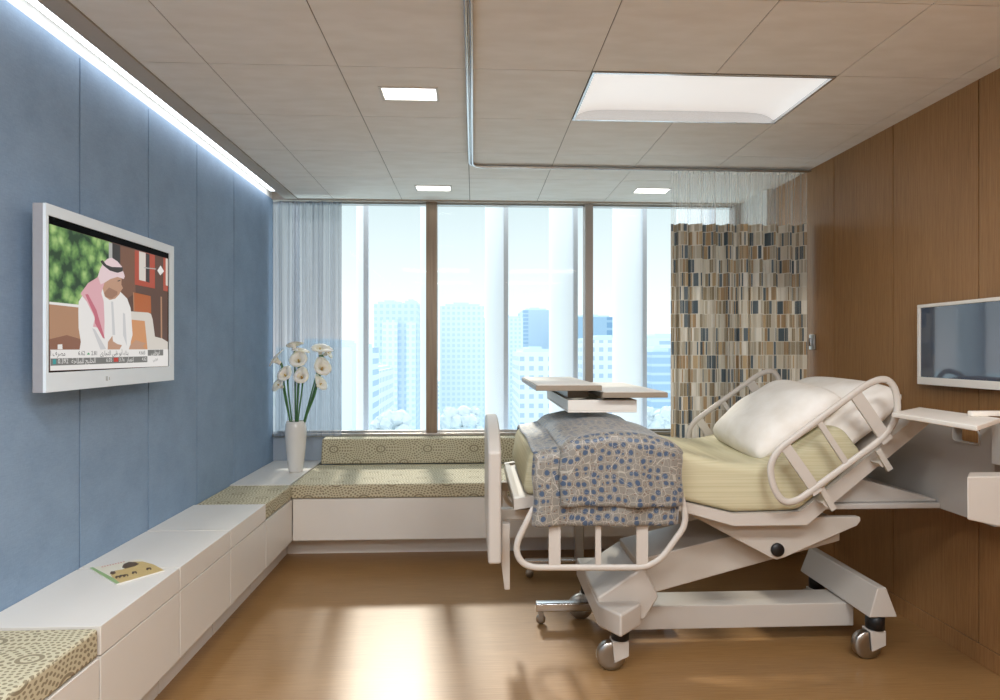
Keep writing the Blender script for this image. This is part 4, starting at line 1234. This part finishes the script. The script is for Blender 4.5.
# ================================================================== BEDSIDE SHELF AND WALL MONITOR
sh = tag(empty('bedside_shelf', (XR, 2.4, 1.1)), 'pale swivel shelf with a drawer box mounted on the veneer wall beside the bed head', 'shelf')
zt = 1.262
c = [atZ(u, v, zt) for u, v in ((891.5, 412.5), (977, 426), (1000, 421.5), (919, 407))]
far = c[2] + (c[2] - c[1]) * 1.3; far2 = c[3] + (c[3] - c[0]) * 0.25
far2 = c[3]; 
p0, p1 = c[0], c[1]
d_ = (c[3] - c[0]); p3 = c[0] + d_ * 1.0; p2 = c[1] + d_ * 1.0
mb = MB(); mb.prism([Vector((q.x, q.y, zt - .02)) for q in (p0, p1, p2, p3)], (0, 0, .02)); mb.build('shelf_top', 'beige_top', sh, 0.004)
b0 = atY(967, 476.5, 2.2)
mb = MB(); mb.prism([(b0.x, 2.2, b0.z), (XR - .19, 2.2, b0.z), (XR - .19, 2.2, b0.z - .28), (b0.x + .25, 2.2, b0.z - .22), (b0.x, 2.2, b0.z - .165)], (0.075, 0.08, 0)); mb.build('drawer_box', 'bed_plastic', sh, 0.006)
mb = MB(); mb.box((2.18, 2.30, b0.z), (XR - .01, 2.44, zt - .021)); mb.build('support_post', 'headboard_plastic', sh, 0.004)
mb = MB(); q = atZ(967, 413, zt + .012); mb.box((q.x, 2.42, zt + .0), (q.x + .30, q.y, zt + .022)); mb.build('raised_tray', 'beige_top', sh, 0.004)

mo = tag(empty('wall_monitor', (2.43, 2.9, 1.57)), 'white framed flat monitor with dark screen on the veneer wall above the bed head', 'monitor')
XM = 2.42
y1 = atX(917, 305, XM).y; z1, z0 = atX(917, 305, XM).z, atX(917, 384, XM).z
y0 = y1 - 0.80
mb = MB(); fr = 0.018
mb.box((XM, y0, z1 - fr), (XM + .04, y1, z1)); mb.box((XM, y0, z0), (XM + .04, y1, z0 + .040)); mb.box((XM, y1 - fr, z0 + .04), (XM + .04, y1, z1 - fr)); mb.box((XM, y0, z0 + .04), (XM + .04, y0 + fr, z1 - fr))
mb.build('frame', 'beige_top', mo, 0.002)
mb = MB(); mb.box((XM + .008, y0 + fr, z0 + .04), (XM + .014, y1 - fr, z1 - fr)); mb.build('screen', 'dark_screen', mo)
mb = MB(); mb.box((XM + .04, y0 + .25, z0 + .12), (XR, y1 - .25, z1 - .12)); mb.build('wall_mount', 'tv_side', mo)

# ================================================================== OUTSIDE: FINS AND CITY
fin_lb = ['beside the sheer curtain', 'behind the brown mullion', 'over the footboard', 'beside the mullion above the overbed table', 'above the extension top of the overbed table', 'behind the patterned curtain edge', 'at the far end of the patterned curtain', 'behind the sheer curtain at the corner']
ures = [369, 438, 508, 577, 645.5, 714, 783, 300]
for u, lb in zip(ures, fin_lb):
    p = atY(u, 350, 6.0)
    fo_ = tag(empty('window_fin', (p.x, 6.0, -1)), 'white vertical glass fin outside the window, ' + lb, 'fin', 'vertical fins outside the window')
    q = Vector((p.x - 0.22, 6.5, 0)); e0 = Vector((p.x - 0.04, 6.0, 0))
    mb = MB(); mb.prism([(e0.x, 6.0, -1.0), (e0.x + .03, 6.0, -1.0), (q.x + .03, q.y, -1.0), (q.x, q.y, -1.0)], (0, 0, 4.9)); mb.build('fin_blade', 'frosted_fin', fo_)
    mb = MB(); mb.box((p.x - 0.045, 5.95, -1.0), (p.x + 0.0, 6.0, 3.9)); mb.build('edge_profile', 'fin_edge', fo_)
mb = MB(); mb.box((-700, 8, -32), (900, 1500, -30)); struct(mb.build('city_ground', 'city_ground'))
bl_n = [0]
def tower(u0, u1, vt, y, dep, mat, label, cap=None, steps=None, gz=-30):
    x0, x1 = atY(u0, 350, y).x, atY(u1, 350, y).x; z = atY((u0 + u1) / 2, vt, y).z
    r = tag(empty('office_tower', ((x0 + x1) / 2, y, gz)), label, 'building', 'towers beyond the window')
    mb = MB(); mb.box((x0, y, gz), (x1, y + dep, z)); mb.build('tower_body', mat, r)
    mb = MB(); 
    w_ = x1 - x0
    mb.box((x0 + w_ * .12, y + 1, z), (x1 - w_ * .1, y + dep - 1, z + .7)); mb.box((x0 + w_ * .3, y + 3, z + .7), (x1 - w_ * .35, y + dep - 3, z + 1.3)); mb.build('roof_plant', 'tower_cap', r)
    if cap:
        mb = MB()
        for (ua, ub, va, dy) in cap:
            xa, xc = atY(ua, 350, y).x, atY(ub, 350, y).x; mb.box((xa, y - dy, gz), (xc, y, atY(ua, va, y).z))
        mb.build('projecting_bay', 'tower_white_grid', r)
    return r
tower(374, 403, 304, 170, 40, 'tower_hazed_blue', 'tall haze-paled blue office tower between the sheer curtain and the brown mullion', cap=[(383, 398, 320, 1.5)])
tower(403.05, 417, 303, 170, 40, 'tower_hazed_blue', 'narrow haze-paled tower joined beside the tall haze-paled blue tower', cap=[(407, 416, 322, 1.5)])
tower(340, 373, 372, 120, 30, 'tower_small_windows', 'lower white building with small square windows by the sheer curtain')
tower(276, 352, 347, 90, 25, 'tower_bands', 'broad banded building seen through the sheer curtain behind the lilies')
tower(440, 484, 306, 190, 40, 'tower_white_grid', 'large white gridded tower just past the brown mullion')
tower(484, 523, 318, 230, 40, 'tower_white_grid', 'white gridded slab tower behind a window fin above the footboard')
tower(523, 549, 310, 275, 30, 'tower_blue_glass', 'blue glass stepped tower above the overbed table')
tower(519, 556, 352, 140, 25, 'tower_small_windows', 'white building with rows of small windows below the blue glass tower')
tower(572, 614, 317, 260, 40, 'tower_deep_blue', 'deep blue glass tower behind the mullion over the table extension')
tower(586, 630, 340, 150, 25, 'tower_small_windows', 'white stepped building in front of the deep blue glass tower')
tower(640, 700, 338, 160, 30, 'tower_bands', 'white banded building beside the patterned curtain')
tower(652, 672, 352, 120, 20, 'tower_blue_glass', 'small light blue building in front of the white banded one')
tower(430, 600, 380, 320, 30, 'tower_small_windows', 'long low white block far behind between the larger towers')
# rooftop sign shape on the gridded tower
x_, z_ = atY(453, 311, 189).x, atY(453, 311, 189).z
random.seed(9)
def clump(u, v, y, wd, h, label):
    p = atY(u, v, y)
    mb = MB()
    bm = bmesh.new()
    for k in range(26):
        m4 = Matrix.Translation(Vector((p.x + random.uniform(-wd, wd), y + random.uniform(-wd, wd) * .5, p.z - h * random.random() * (0.5 + .5 * random.random())))) @ Matrix.Scale(random.uniform(0.6, 1.3), 4)
        bmesh.ops.create_icosphere(bm, subdivisions=2, radius=1, matrix=m4)
    for v_ in bm.verts: v_.co += Vector((random.uniform(-.2, .2), random.uniform(-.2, .2), random.uniform(-.2, .2)))
    r = tag(empty('city_tree', (p.x, y, -30)), label, 'tree', 'trees between the towers')
    me = bpy.data.meshes.new('foliage'); bm.to_mesh(me); bm.free(); me.materials.append(MAT['city_green'])
    o = bpy.data.objects.new('foliage', me); COL.objects.link(o); o.parent = r; o.location = -Vector(r.location)
    mb = MB(); mb.tube([(p.x, y, -30), (p.x, y, p.z - h * .4)], 0.4, 8); mb.build('trunk', 'road_grey', r)
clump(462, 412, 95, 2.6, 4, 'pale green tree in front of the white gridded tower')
clump(390, 418, 88, 2.2, 3, 'pale tree at the foot of the tall haze-paled blue tower')
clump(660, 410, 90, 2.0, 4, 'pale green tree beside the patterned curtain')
